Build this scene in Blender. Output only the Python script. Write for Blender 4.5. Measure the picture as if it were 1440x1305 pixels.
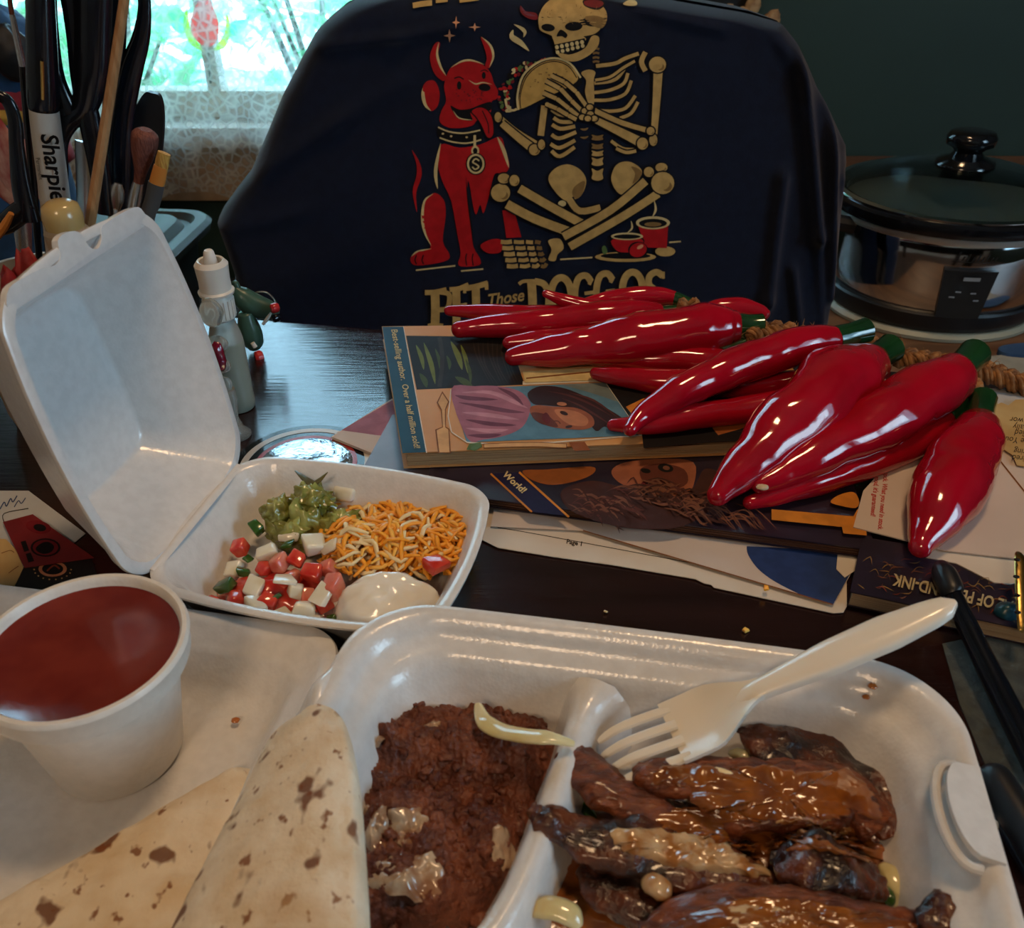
import bpy, bmesh, math, random
from mathutils import Vector, Matrix, noise
from mathutils.geometry import tessellate_polygon

for o in list(bpy.data.objects):
    bpy.data.objects.remove(o, do_unlink=True)
scene = bpy.context.scene
COL = scene.collection
rnd = random.Random(11)
S = 0.01                    # everything below is written in centimetres; table top is z = 0
R = math.radians

# ------------------------------------------------------------------ camera
FPX, TH, CH = 1300.0, R(35.0), 28.5
cam_d = bpy.data.cameras.new('camera')
cam = bpy.data.objects.new('camera', cam_d)
COL.objects.link(cam)
cam_d.sensor_fit = 'HORIZONTAL'
cam_d.sensor_width = 36.0
cam_d.lens = 36.0 * FPX / 1440.0
cam_d.clip_start = 0.01
cam_d.clip_end = 60
cam.location = (0, 0, CH * S)
cam.rotation_euler = (math.pi / 2 - TH, 0, 0)
scene.camera = cam
cam_d.dof.use_dof = True
cam_d.dof.focus_distance = 0.50
cam_d.dof.aperture_fstop = 22.0

# ------------------------------------------------------------------ light
vs = scene.view_settings
vs.view_transform = 'Standard'
try:
    vs.look = 'None'
except Exception:
    pass
vs.gamma = 1.0
vs.use_curve_mapping = False
vs.exposure = 0.34

w = bpy.data.worlds.new('world')
scene.world = w
w.use_nodes = True
bg = w.node_tree.nodes['Background']
bg.inputs[0].default_value = (0.40, 0.67, 1.0, 1)
bg.inputs[1].default_value = 2.5


def area(name, loc, target, sx, sy, watt, col):
    l = bpy.data.lights.new(name, 'AREA')
    l.shape = 'RECTANGLE'
    l.size, l.size_y = sx * S, sy * S
    l.energy = watt
    l.color = col
    o = bpy.data.objects.new(name, l)
    COL.objects.link(o)
    o.location = Vector(loc) * S
    d = Vector(target) - Vector(loc)
    o.rotation_euler = d.to_track_quat('-Z', 'Y').to_euler()
    return o


# daylight behind the lace-curtained window, daylight in the side window, warm ceiling lamp in the room
area('daylight_garden_window', (-60, 240, 72), (-60, 100, 45), 240, 200, 68, (0.48, 0.78, 1.0))
area('daylight_side_window', (168, -40, 62), (0, 20, 5), 48, 62, 6, (0.60, 0.84, 1.0))
area('ceiling_lamp_light', (26, 52, 150), (12, 30, 0), 22, 22, 5.8, (1.0, 0.64, 0.34))
area('kitchen_lamp_light', (-40, -120, 140), (0, 25, 0), 40, 30, 6.5, (1.0, 0.68, 0.42))

# ------------------------------------------------------------------ pixel <-> place
CT, ST = math.cos(TH), math.sin(TH)


def ray(px, py):
    u, v = (px - 720.0) / FPX, (652.5 - py) / FPX
    return Vector((u, CT + ST * v, -ST + CT * v))


def P(px, py, z=0.0):
    d = ray(px, py)
    s = (z - CH) / d.z
    return Vector((0, 0, CH)) + d * s


def V(px, py, y):
    d = ray(px, py)
    return Vector((0, 0, CH)) + d * (y / d.y)


def depth(p):
    return p[1] * CT - (p[2] - CH) * ST


def cmpx(p):
    return depth(p) / FPX          # centimetres per pixel at a point


# ------------------------------------------------------------------ geometry kit
class G:
    def __init__(s):
        s.v, s.f, s.m = [], [], []

    def add(s, vs_, fs, mi=0):
        n = len(s.v)
        s.v += [Vector(a) for a in vs_]
        s.f += [tuple(i + n for i in f) for f in fs]
        s.m += [mi] * len(fs)
        return s

    def merge(s, g, M=None, mi=None):
        n = len(s.v)
        s.v += [(M @ a if M is not None else a.copy()) for a in g.v]
        s.f += [tuple(i + n for i in f) for f in g.f]
        s.m += g.m if mi is None else [mi] * len(g.f)
        return s

    def xf(s, M):
        s.v = [M @ a for a in s.v]
        return s

    def loft(s, rings, cap0=True, cap1=True, close=True, mi=0):
        k = len(rings[0])
        vs_ = [p for r in rings for p in r]
        fs = []
        for i in range(len(rings) - 1):
            for j in range(k if close else k - 1):
                a, b = i * k + j, i * k + (j + 1) % k
                fs.append((a, b, b + k, a + k))
        if cap0:
            fs.append(tuple(reversed(range(k))))
        if cap1:
            fs.append(tuple((len(rings) - 1) * k + j for j in range(k)))
        return s.add(vs_, fs, mi)

    def lathe(s, prof, n=32, c=(0, 0, 0), mi=0, sx=1, sy=1, cap0=True, cap1=True):
        c = Vector(c)
        rings = [[c + Vector((r * sx * math.cos(2 * math.pi * j / n), r * sy * math.sin(2 * math.pi * j / n), z)) for j in range(n)] for r, z in prof]
        return s.loft(rings, cap0, cap1, True, mi)

    def box(s, x0, x1, y0, y1, z0, z1, mi=0):
        v = [(x, y, z) for z in (z0, z1) for y in (y0, y1) for x in (x0, x1)]
        return s.add(v, [(0, 2, 3, 1), (4, 5, 7, 6), (0, 1, 5, 4), (2, 6, 7, 3), (0, 4, 6, 2), (1, 3, 7, 5)], mi)

    def tube(s, path, rad, n=12, caps=True, mi=0, flat=1.0, up=None, rnoise=0):
        path = [Vector(p) for p in path]
        if not hasattr(rad, '__len__'):
            rad = [rad] * len(path)
        rings = []
        U = Vector(up) if up else Vector((0, 0, 1))
        prev = None
        for i, p in enumerate(path):
            t = (path[min(i + 1, len(path) - 1)] - path[max(i - 1, 0)]).normalized()
            if prev is None:
                a = U - t * U.dot(t)
                if a.length < 1e-3:
                    a = Vector((1, 0, 0)) - t * t.x
            else:
                a = prev - t * prev.dot(t)
            a.normalize()
            prev = a
            b = t.cross(a)
            ring = []
            for j in range(n):
                an = 2 * math.pi * j / n
                r = rad[i]
                if rnoise:
                    q = p + (a * math.cos(an) + b * math.sin(an)) * r
                    r *= 1 + rnoise * noise.noise(q * 0.6)
                ring.append(p + a * (math.cos(an) * r * flat) + b * (math.sin(an) * r))
            rings.append(ring)
        return s.loft(rings, caps, caps, True, mi)

    def grid(s, fn, nu, nv, mi=0):
        vs_ = [fn(i / nu, j / nv) for j in range(nv + 1) for i in range(nu + 1)]
        fs = [(j * (nu + 1) + i, j * (nu + 1) + i + 1, (j + 1) * (nu + 1) + i + 1, (j + 1) * (nu + 1) + i) for j in range(nv) for i in range(nu)]
        return s.add(vs_, fs, mi)

    def slab(s, pts, h, mi=0, mi_side=None):
        """flat outline (list of points, counter-clockwise or not) extruded down by h"""
        pts = [Vector(p) for p in pts]
        k = len(pts)
        ar = sum(pts[i].x * pts[(i + 1) % k].y - pts[(i + 1) % k].x * pts[i].y for i in range(k))
        if ar < 0:
            pts.reverse()
        vs_ = pts + [p - Vector((0, 0, h)) for p in pts]
        tri = tessellate_polygon([[Vector((p.x, p.y, 0)) for p in pts]])
        fs = []
        for t in tri:
            a, b, c = [pts[i] for i in t]
            if (b - a).cross(c - a).z < 0:
                t = (t[0], t[2], t[1])
            fs.append(tuple(t))
        n0 = len(fs)
        fs += [tuple(reversed([i + k for i in f])) for f in fs[:n0]]
        sd = [(i, i + k, (i + 1) % k + k, (i + 1) % k) for i in range(k)]
        s.add(vs_, fs, mi)
        n = len(s.v) - len(vs_)
        s.f += [tuple(i + n for i in f) for f in sd]
        s.m += [mi if mi_side is None else mi_side] * k
        return s


def cr(pts, n=6, closed=False):
    """Catmull-Rom through points of any dimension"""
    pts = [tuple(p) for p in pts]
    k = len(pts)
    out = []
    rng = range(k) if closed else range(k - 1)
    for i in rng:
        if closed:
            a, b, c, d = pts[(i - 1) % k], pts[i], pts[(i + 1) % k], pts[(i + 2) % k]
        else:
            a, b, c, d = pts[max(i - 1, 0)], pts[i], pts[i + 1], pts[min(i + 2, k - 1)]
        for q in range(n):
            t = q / n
            out.append(tuple(0.5 * ((2 * B) + (-A + C) * t + (2 * A - 5 * B + 4 * C - D) * t * t + (-A + 3 * B - 3 * C + D) * t ** 3) for A, B, C, D in zip(a, b, c, d)))
    if not closed:
        out.append(pts[-1])
    return out


LOC = {}


def wl(p):
    return LOC.get(p.name, Vector((0, 0, 0))) if p else Vector((0, 0, 0))


def tags(o, label=None, cat=None, group=None, kind=None):
    for k, x in (('label', label), ('category', cat), ('group', group), ('kind', kind)):
        if x:
            o[k] = x
    return o


def root(name, loc, label, cat, group=None):
    o = bpy.data.objects.new(name, None)
    o.empty_display_size = 0.02
    COL.objects.link(o)
    o.location = Vector(loc) * S
    LOC[o.name] = Vector(loc)
    return tags(o, label, cat, group)


def mesh(name, g, mats, o0, smooth=35):
    me = bpy.data.meshes.new(name)
    me.from_pydata([(v - o0) * S for v in g.v], [], g.f)
    mats = mats if isinstance(mats, (list, tuple)) else [mats]
    for m in mats:
        me.materials.append(m)
    if any(g.m):
        me.polygons.foreach_set('material_index', g.m)
    me.update()
    if smooth:
        me.shade_smooth()
        if smooth < 180:
            me.set_sharp_from_angle(angle=R(smooth))
    return me


def mk(name, g, mats, parent=None, smooth=35, label=None, cat=None, group=None, kind=None, base=None, fix=True):
    if parent is not None:
        o0 = wl(parent)
    elif base is not None:
        o0 = Vector(base)
    else:
        xs, ys, zs = [v.x for v in g.v], [v.y for v in g.v], [v.z for v in g.v]
        o0 = Vector(((min(xs) + max(xs)) / 2, (min(ys) + max(ys)) / 2, min(zs)))
    me = mesh(name, g, mats, o0, smooth)
    if fix:
        bm = bmesh.new()
        bm.from_mesh(me)
        bmesh.ops.recalc_face_normals(bm, faces=bm.faces)
        bm.to_mesh(me)
        bm.free()
    o = bpy.data.objects.new(name, me)
    COL.objects.link(o)
    if parent is not None:
        o.parent = parent
    else:
        o.location = o0 * S
    LOC[o.name] = o0
    return tags(o, label, cat, group, kind)


def fbm(p, sc=1.0, oc=3):
    p = Vector(p) * sc
    return sum(noise.noise(p * (2 ** i)) * 0.5 ** i for i in range(oc))


def sstep(a, b, x):
    t = min(1, max(0, (x - a) / (b - a)))
    return t * t * (3 - 2 * t)


def rring(a, b, r, z, n=14, bulge=0.0, M=None):
    """rounded rectangle ring, half sizes a, b, corner radius r; sides bow outwards by bulge"""
    pts = []
    r = min(r, a * 0.98, b * 0.98)
    cs = [((a - r), (b - r), 0), (-(a - r), (b - r), 90), (-(a - r), -(b - r), 180), ((a - r), -(b - r), 270)]
    ns = n
    for q, (cx, cy, a0) in enumerate(cs):
        for i in range(n + 1):
            an = R(a0 + 90.0 * i / n)
            pts.append([cx + r * math.cos(an), cy + r * math.sin(an)])
        nx = cs[(q + 1) % 4]
        an = R(a0 + 90)
        p0 = (cx + r * math.cos(an), cy + r * math.sin(an))
        p1 = (nx[0] + r * math.cos(an), nx[1] + r * math.sin(an))
        for i in range(1, ns):
            t = i / ns
            pts.append([p0[0] + (p1[0] - p0[0]) * t, p0[1] + (p1[1] - p0[1]) * t])
    out = []
    for x, y in pts:
        bx = bulge * (1 - (y / b) ** 2) * (abs(x) / a) ** 3
        by = bulge * (1 - (x / a) ** 2) * (abs(y) / b) ** 3
        v = Vector((x + math.copysign(bx, x), y + math.copysign(by, y), z))
        out.append(M @ v if M is not None else v)
    return out


def frame(o, ex, ey, ez):
    return Matrix(((ex[0], ey[0], ez[0], o[0]), (ex[1], ey[1], ez[1], o[1]), (ex[2], ey[2], ez[2], o[2]), (0, 0, 0, 1)))


def rotz(loc, deg):
    return Matrix.Translation(Vector(loc)) @ Matrix.Rotation(R(deg), 4, 'Z')


# ------------------------------------------------------------------ materials
MATS = {}


def mat(name, col, rough=0.5, metal=0.0, col2=None, nscale=8.0, ndetail=3.0, mix=(0.4, 0.6), bump=0.0, bscale=40.0, spec=0.5, coat=0.0,
        sss=0.0, sssr=(1, 0.5, 0.3), trans=0.0, alpha=1.0, ior=1.45, stretch=None, rough2=None, sheen=0.0, emit=None, coat_rough=0.05, thin=False):
    m = bpy.data.materials.new(name)
    m.use_nodes = True
    nt = m.node_tree
    N, L = nt.nodes, nt.links
    b = N['Principled BSDF']
    b.inputs['Base Color'].default_value = (*col, 1)
    b.inputs['Roughness'].default_value = rough
    b.inputs['Metallic'].default_value = metal
    b.inputs['Specular IOR Level'].default_value = spec
    b.inputs['IOR'].default_value = ior
    b.inputs['Coat Weight'].default_value = coat
    b.inputs['Coat Roughness'].default_value = coat_rough
    b.inputs['Sheen Weight'].default_value = sheen
    b.inputs['Transmission Weight'].default_value = trans
    b.inputs['Alpha'].default_value = alpha
    if sss:
        b.inputs['Subsurface Weight'].default_value = sss
        b.inputs['Subsurface Radius'].default_value = sssr
        b.inputs['Subsurface Scale'].default_value = 0.004
    if emit:
        b.inputs['Emission Color'].default_value = (*emit[:3], 1)
        b.inputs['Emission Strength'].default_value = emit[3]
    tc = N.new('ShaderNodeTexCoord')
    mp = N.new('ShaderNodeMapping')
    L.new(tc.outputs['Object'], mp.inputs[0])
    if stretch:
        mp.inputs['Scale'].default_value = stretch
    if col2 is not None or rough2 is not None:
        nz = N.new('ShaderNodeTexNoise')
        nz.inputs['Scale'].default_value = nscale
        nz.inputs['Detail'].default_value = ndetail
        L.new(mp.outputs[0], nz.inputs['Vector'])
        rp = N.new('ShaderNodeMapRange')
        rp.inputs[1].default_value, rp.inputs[2].default_value = mix
        L.new(nz.outputs[0], rp.inputs[0])
        if col2 is not None:
            mx = N.new('ShaderNodeMix')
            mx.data_type = 'RGBA'
            mx.inputs[6].default_value = (*col, 1)
            mx.inputs[7].default_value = (*col2, 1)
            L.new(rp.outputs[0], mx.inputs[0])
            L.new(mx.outputs[2], b.inputs['Base Color'])
        if rough2 is not None:
            rr = N.new('ShaderNodeMapRange')
            rr.inputs[3].default_value, rr.inputs[4].default_value = rough, rough2
            L.new(rp.outputs[0], rr.inputs[0])
            L.new(rr.outputs[0], b.inputs['Roughness'])
    if bump:
        n2 = N.new('ShaderNodeTexNoise')
        n2.inputs['Scale'].default_value = bscale
        n2.inputs['Detail'].default_value = 4
        L.new(mp.outputs[0], n2.inputs['Vector'])
        bp = N.new('ShaderNodeBump')
        bp.inputs['Strength'].default_value = bump
        bp.inputs['Distance'].default_value = 0.002
        L.new(n2.outputs[0], bp.inputs['Height'])
        L.new(bp.outputs[0], b.inputs['Normal'])
    MATS[name] = m
    return m


def M_(name):
    return MATS[name]


def ink(name, col, rough=0.5):
    if name not in MATS:
        mat(name, col, rough, col2=tuple(c * 0.82 for c in col), nscale=120, spec=0.25)
    return MATS[name]


def srgb(r, g, b):
    return tuple((c / 255 / 12.92 if c <= 10 else ((c / 255 + 0.055) / 1.055) ** 2.4) for c in (r, g, b))


def text2d(body, size=1.0, shear=0.0, offset=0.0, align='LEFT', spacing=1.0):
    """built-in font outline as 2D verts / faces"""
    cu = bpy.data.curves.new('t', 'FONT')
    cu.body = body
    cu.size = size
    cu.shear = shear
    cu.offset = offset
    cu.align_x = align
    cu.space_character = spacing
    cu.resolution_u = 3
    to = bpy.data.objects.new('t', cu)
    COL.objects.link(to)
    dg = bpy.context.evaluated_depsgraph_get()
    dg.update()
    me = bpy.data.meshes.new_from_object(to.evaluated_get(dg))
    vs_ = [v.co.copy() for v in me.vertices]
    fs = [tuple(p.vertices) for p in me.polygons]
    bpy.data.objects.remove(to, do_unlink=True)
    bpy.data.curves.remove(cu)
    bpy.data.meshes.remove(me)
    return vs_, fs


def put_text(g, body, size, o, ex, ey, mi=0, **kw):
    """text laid in the plane (o, ex, ey) given in cm"""
    vs_, fs = text2d(body, size, **kw)
    o, ex, ey = Vector(o), Vector(ex), Vector(ey)
    return g.add([o + ex * v.x + ey * v.y for v in vs_], fs, mi)
# ================================================================== materials used by the setting
mat('green_paint', (0.017, 0.040, 0.032), 0.5, col2=(0.021, 0.047, 0.037), nscale=3, bump=0.1, bscale=200)
mat('pale_paint', (0.42, 0.38, 0.32), 0.7, col2=(0.38, 0.34, 0.29), nscale=3)
mat('ceiling_paint', (0.30, 0.27, 0.23), 0.8, col2=(0.27, 0.24, 0.21), nscale=2)
mat('floor_wood', (0.09, 0.05, 0.03), 0.4, col2=(0.05, 0.028, 0.018), nscale=6, stretch=(1, 8, 1))
mat('white_trim', (0.60, 0.55, 0.47), 0.5, col2=(0.5, 0.45, 0.38), nscale=30)
mat('glass', (0.9, 1.0, 0.97), 0.02, trans=1.0, ior=1.05)
mat('lead', (0.02, 0.03, 0.03), 0.4, metal=0.3)

mat('bark', (0.05, 0.05, 0.04), 0.8, col2=(0.09, 0.08, 0.06), nscale=30)


def glass_col(name, col):
    m = bpy.data.materials.new(name)
    m.use_nodes = True
    nt = m.node_tree
    nt.nodes.clear()
    out = nt.nodes.new('ShaderNodeOutputMaterial')
    mx = nt.nodes.new('ShaderNodeMixShader')
    tr = nt.nodes.new('ShaderNodeBsdfTransparent')
    tl = nt.nodes.new('ShaderNodeBsdfTranslucent')
    nz = nt.nodes.new('ShaderNodeTexNoise')
    nz.inputs['Scale'].default_value = 60
    cr_ = nt.nodes.new('ShaderNodeMix')
    cr_.data_type = 'RGBA'
    cr_.inputs[6].default_value = (*col, 1)
    cr_.inputs[7].default_value = (*[min(1, c * 1.3 + 0.03) for c in col], 1)
    nt.links.new(nz.outputs[0], cr_.inputs[0])
    for s_ in (tr, tl):
        nt.links.new(cr_.outputs[2], s_.inputs[0])
    mx.inputs[0].default_value = 0.5
    nt.links.new(tr.outputs[0], mx.inputs[1])
    nt.links.new(tl.outputs[0], mx.inputs[2])
    nt.links.new(mx.outputs[0], out.inputs[0])
    MATS[name] = m
    return m


def lace(name):
    """sheer lace: woven threads with open holes and denser flower sprigs"""
    m = bpy.data.materials.new(name)
    m.use_nodes = True
    nt = m.node_tree
    nt.nodes.clear()
    N, L = nt.nodes, nt.links
    out = N.new('ShaderNodeOutputMaterial')
    tr = N.new('ShaderNodeBsdfTransparent')
    df = N.new('ShaderNodeBsdfDiffuse')
    tl = N.new('ShaderNodeBsdfTranslucent')
    df.inputs[0].default_value = (0.70, 0.66, 0.58, 1)
    tl.inputs[0].default_value = (0.55, 0.60, 0.56, 1)
    cl = N.new('ShaderNodeMixShader')
    cl.inputs[0].default_value = 0.5
    L.new(df.outputs[0], cl.inputs[1])
    L.new(tl.outputs[0], cl.inputs[2])
    tc = N.new('ShaderNodeTexCoord')
    vo = N.new('ShaderNodeTexVoronoi')
    vo.inputs['Scale'].default_value = 80
    vo.feature = 'DISTANCE_TO_EDGE'
    nz = N.new('ShaderNodeTexNoise')
    nz.inputs['Scale'].default_value = 28
    nz.inputs['Detail'].default_value = 5
    for t in (vo, nz):
        L.new(tc.outputs['Object'], t.inputs['Vector'])
    r1 = N.new('ShaderNodeMapRange')
    r1.inputs[1].default_value, r1.inputs[2].default_value = 0.0, 0.22
    r1.inputs[3].default_value, r1.inputs[4].default_value = 0.62, 0.16
    L.new(vo.outputs['Distance'], r1.inputs[0])
    r2 = N.new('ShaderNodeMapRange')
    r2.inputs[1].default_value, r2.inputs[2].default_value = 0.42, 0.62
    r2.inputs[3].default_value, r2.inputs[4].default_value = 0.0, 0.30
    L.new(nz.outputs[0], r2.inputs[0])
    ad = N.new('ShaderNodeMath')
    ad.operation = 'ADD'
    ad.use_clamp = True
    L.new(r1.outputs[0], ad.inputs[0])
    L.new(r2.outputs[0], ad.inputs[1])
    mx = N.new('ShaderNodeMixShader')
    L.new(ad.outputs[0], mx.inputs[0])
    L.new(tr.outputs[0], mx.inputs[1])
    L.new(cl.outputs[0], mx.inputs[2])
    L.new(mx.outputs[0], out.inputs[0])
    MATS[name] = m
    return m


lace('lace')
glass_col('leaf_green', (0.36, 0.68, 0.47))
glass_col('glass_red', (0.85, 0.13, 0.10))
glass_col('glass_lime', (0.50, 0.72, 0.10))
glass_col('glass_mint', (0.22, 0.85, 0.45))

WY = 150.0                    # back wall
WX0, WX1, WZ0, WZ1 = -84.0, -8.0, -11.0, 92.0     # window opening
RX0, RX1, RY0, RZ0, RZ1 = -135.0, 172.0, -190.0, -75.0, 165.0


def struct(name, g, m, parent=None, smooth=30):
    o = mk(name, g, m, parent, smooth)
    if parent is None:
        o['kind'] = 'structure'
    return o


g = G().box(RX0, RX1, RY0, WY, RZ0 - 3, RZ0)
struct('floor', g, M_('floor_wood'))
g = G().box(RX0, RX1, RY0, WY, RZ1, RZ1 + 3)
struct('ceiling', g, M_('ceiling_paint'))
g = G()
g.box(RX0, WX0, WY, WY + 9, RZ0, RZ1)
g.box(WX1, RX1, WY, WY + 9, RZ0, RZ1)
g.box(WX0, WX1, WY, WY + 9, RZ0, WZ0)
g.box(WX0, WX1, WY, WY + 9, WZ1, RZ1)
struct('wall_back', g, M_('green_paint'))
struct('wall_left', G().box(RX0 - 4, RX0, RY0, WY, RZ0, RZ1), M_('pale_paint'))
g = G()                       # right wall with the side window opening
g.box(RX1, RX1 + 4, RY0, -90, RZ0, RZ1)
g.box(RX1, RX1 + 4, 10, WY, RZ0, RZ1)
g.box(RX1, RX1 + 4, -90, 10, RZ0, 5)
g.box(RX1, RX1 + 4, -90, 10, 118, RZ1)
struct('wall_right', g, M_('green_paint'))
struct('wall_front', G().box(RX0, RX1, RY0 - 4, RY0, RZ0, RZ1), M_('pale_paint'))

# garden window in the back wall
win = mk('window_1', G().box(WX0, WX1, WY + 5.0, WY + 5.4, WZ0, WZ1), M_('glass'))
win['kind'] = 'structure'
g = G()
for x0, x1 in ((WX0, WX0 + 4), (WX1 - 4, WX1), (-48, -46)):
    g.box(x0, x1, WY + 3.5, WY + 7, WZ0, WZ1)
g.box(WX0, WX1, WY + 3.4, WY + 7, WZ0, WZ0 + 4)
g.box(WX0, WX1, WY + 3.4, WY + 7, WZ1 - 4, WZ1)
mk('window_frame', g, M_('white_trim'), win)
mk('window_sill', G().box(WX0 - 4, WX1 + 4, WY - 3.0, WY + 3.2, WZ0 - 3.0, WZ0), M_('white_trim'), win)
mat('tan_board', (0.40, 0.27, 0.16), 0.6, col2=(0.28, 0.17, 0.09), nscale=25, ndetail=5)
mk('apron_trim', G().box(WX0 - 2, WX1 + 2, WY - 1.2, WY - 0.05, WZ0 - 12, WZ0 - 3.1), M_('tan_board'), win)
w2 = mk('window_2', G().box(RX1 + 1.6, RX1 + 2.0, -90, 10, 5, 118), M_('glass'))
w2['kind'] = 'structure'
g = G()
for y0, y1 in ((-90, -86), (6, 10), (-41, -39)):
    g.box(RX1 + 0.5, RX1 + 3, y0, y1, 5, 118)
for z0, z1 in ((5, 9), (114, 118)):
    g.box(RX1 + 0.5, RX1 + 3, -90, 10, z0, z1)
mk('window_frame', g, M_('white_trim'), w2)

# garden seen through the window: shrub with leaves, a thin branchy tree
def leaf_cloud(name, label, cat, c, rx, ry, rz, n, size, seed):
    r = random.Random(seed)
    rt = root(name, (c[0], c[1], c[2] - rz - 40), label, cat)
    gl, gs = G(), G()
    for i in range(n):
        while True:
            p = Vector((r.uniform(-1, 1), r.uniform(-1, 1), r.uniform(-1, 1)))
            if p.length < 1:
                break
        p = Vector(c) + Vector((p.x * rx, p.y * ry, p.z * rz))
        q = Matrix.Rotation(r.uniform(0, 6.28), 3, 'Z') @ Matrix.Rotation(r.uniform(-1.2, 1.2), 3, 'X') @ Matrix.Rotation(r.uniform(-1.2, 1.2), 3, 'Y')
        s_ = size * r.uniform(0.6, 1.3)
        gl.add([p + q @ Vector(a) * s_ for a in ((-1, 0, 0), (-0.3, 0.45, 0.1), (0.5, 0.35, 0.1), (1, 0, 0), (0.5, -0.35, 0.1), (-0.3, -0.45, 0.1))], [(0, 1, 2, 3), (0, 3, 4, 5)])
    for i in range(7):
        a = r.uniform(0, 6.28)
        e = Vector(c) + Vector((math.cos(a) * rx * 0.8, math.sin(a) * ry * 0.6, r.uniform(-0.3, 0.9) * rz))
        b0 = Vector((c[0], c[1], c[2] - rz - 40))
        gs.tube(cr([b0, b0.lerp(e, 0.5) + Vector((r.uniform(-4, 4), 0, r.uniform(0, 6))), e], 4), [1.2 - 0.1 * k for k in range(9)], 6)
    f_ = mk('foliage', gl, M_('leaf_green'), rt, smooth=0, fix=False)
    f_['kind'] = 'stuff'
    mk('branches', gs, M_('bark'), rt)


leaf_cloud('garden_shrub', 'bright leafy shrub outside the lace-curtained window, left of the red tulip', 'shrub', (-92, 194, -4), 34, 10, 30, 900, 3.4, 3)
leaf_cloud('garden_tree', 'thin branched tree outside the window beside the draped shirt', 'tree', (-40, 222, 0), 32, 8, 26, 620, 3.0, 5)

# stained glass tulip hanging in the window
tul = root('glass_tulip', V(292, 110, WY + 1), 'red stained-glass tulip with green leaves hanging in the window', 'suncatcher')


def VW(pts, y=WY + 1.0, n=5, closed=True):
    return [V(a, b, y) for a, b in cr(pts, n, closed)]


def vpanel(pts, th):
    """flat outline standing in a vertical plane, th cm thick"""
    k = len(pts)
    tri = tessellate_polygon([[Vector((p.x, p.z, 0)) for p in pts]])
    g_ = G()
    g_.add(list(pts) + [p + Vector((0, th, 0)) for p in pts],
           [tuple(t) for t in tri] + [tuple(i + k for i in reversed(t)) for t in tri] + [(i, (i + 1) % k, (i + 1) % k + k, i + k) for i in range(k)])
    return g_


mk('petal', vpanel(VW([(285, -6), (272, 15), (268, 40), (277, 58), (292, 66), (304, 58), (307, 35), (300, 12), (292, -4)]), 0.3), M_('glass_red'), tul)
mk('leaf', vpanel(VW([(262, 12), (258, 35), (266, 60), (285, 72), (282, 66), (270, 50), (265, 30)]), 0.3), M_('glass_lime'), tul)
mk('leaf', vpanel(VW([(318, 20), (316, 45), (306, 62), (300, 70), (315, 68), (322, 52), (323, 35)]), 0.3), M_('glass_lime'), tul)
mk('leaf', vpanel(VW([(325, 32), (345, 28), (347, 35), (335, 48), (322, 50)]), 0.3), M_('glass_mint'), tul)
mk('leaf', vpanel(VW([(236, 20), (252, 12), (262, 30), (258, 48), (243, 40)]), 0.3), M_('glass_mint'), tul)
g = G()
g.tube([V(291, 66, WY + 1.1), V(294, 90, WY + 1.1), V(296, 117, WY + 1.1)], 0.22, 6)
mk('stem', g, M_('lead'), tul)
g = G()
g.tube([V(285, -6, WY + 1.1), V(286, -60, WY + 1.1), V(287, -300, WY + 1.1)], 0.08, 6)
mk('hanging_wire', g, M_('lead'), tul)

# lace curtain
def curtain(u, v_):
    x = -90 + 86 * u
    z = 96 - 117 * v_ + 0.8 * math.sin(u * 31)
    amp = 1.1 + 0.5 * math.sin(u * 9)
    gather = 1.6 * math.exp(-((u - 0.70) / 0.035) ** 2) + 1.4 * math.exp(-((u - 0.23) / 0.05) ** 2)
    y = WY - 5.0 - amp * math.sin(u * 86 + 0.5 * math.sin(v_ * 3)) * (0.5 + gather * 0.5) + 0.5 * math.sin(u * 23 + v_ * 2)
    return Vector((x, y, z))


cg = G().grid(curtain, 190, 40)
mk('lace_curtain', cg, M_('lace'), label='sheer cream lace curtain hanging over the bright window', cat='curtain', fix=False)

# ================================================================== table (turned 10 degrees)
TR = -10.0
EX = Vector((math.cos(R(TR)), math.sin(R(TR)), 0))
EY = Vector((-math.sin(R(TR)), math.cos(R(TR)), 0))
MT = rotz((0, 0, 0), TR)      # table / container directions


def table_wood():
    m = mat('table_wood', (0.013, 0.0050, 0.0050), 0.14, col2=(0.021, 0.0065, 0.0055), nscale=7, ndetail=6, stretch=(1.2, 14, 1), mix=(0.3, 0.7), bump=0.10, bscale=30, spec=1.0, rough2=0.22)
    nt = m.node_tree
    mp = [n for n in nt.nodes if n.type == 'MAPPING'][0]
    mp.inputs['Rotation'].default_value = (0, 0, 0)
    return m


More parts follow.
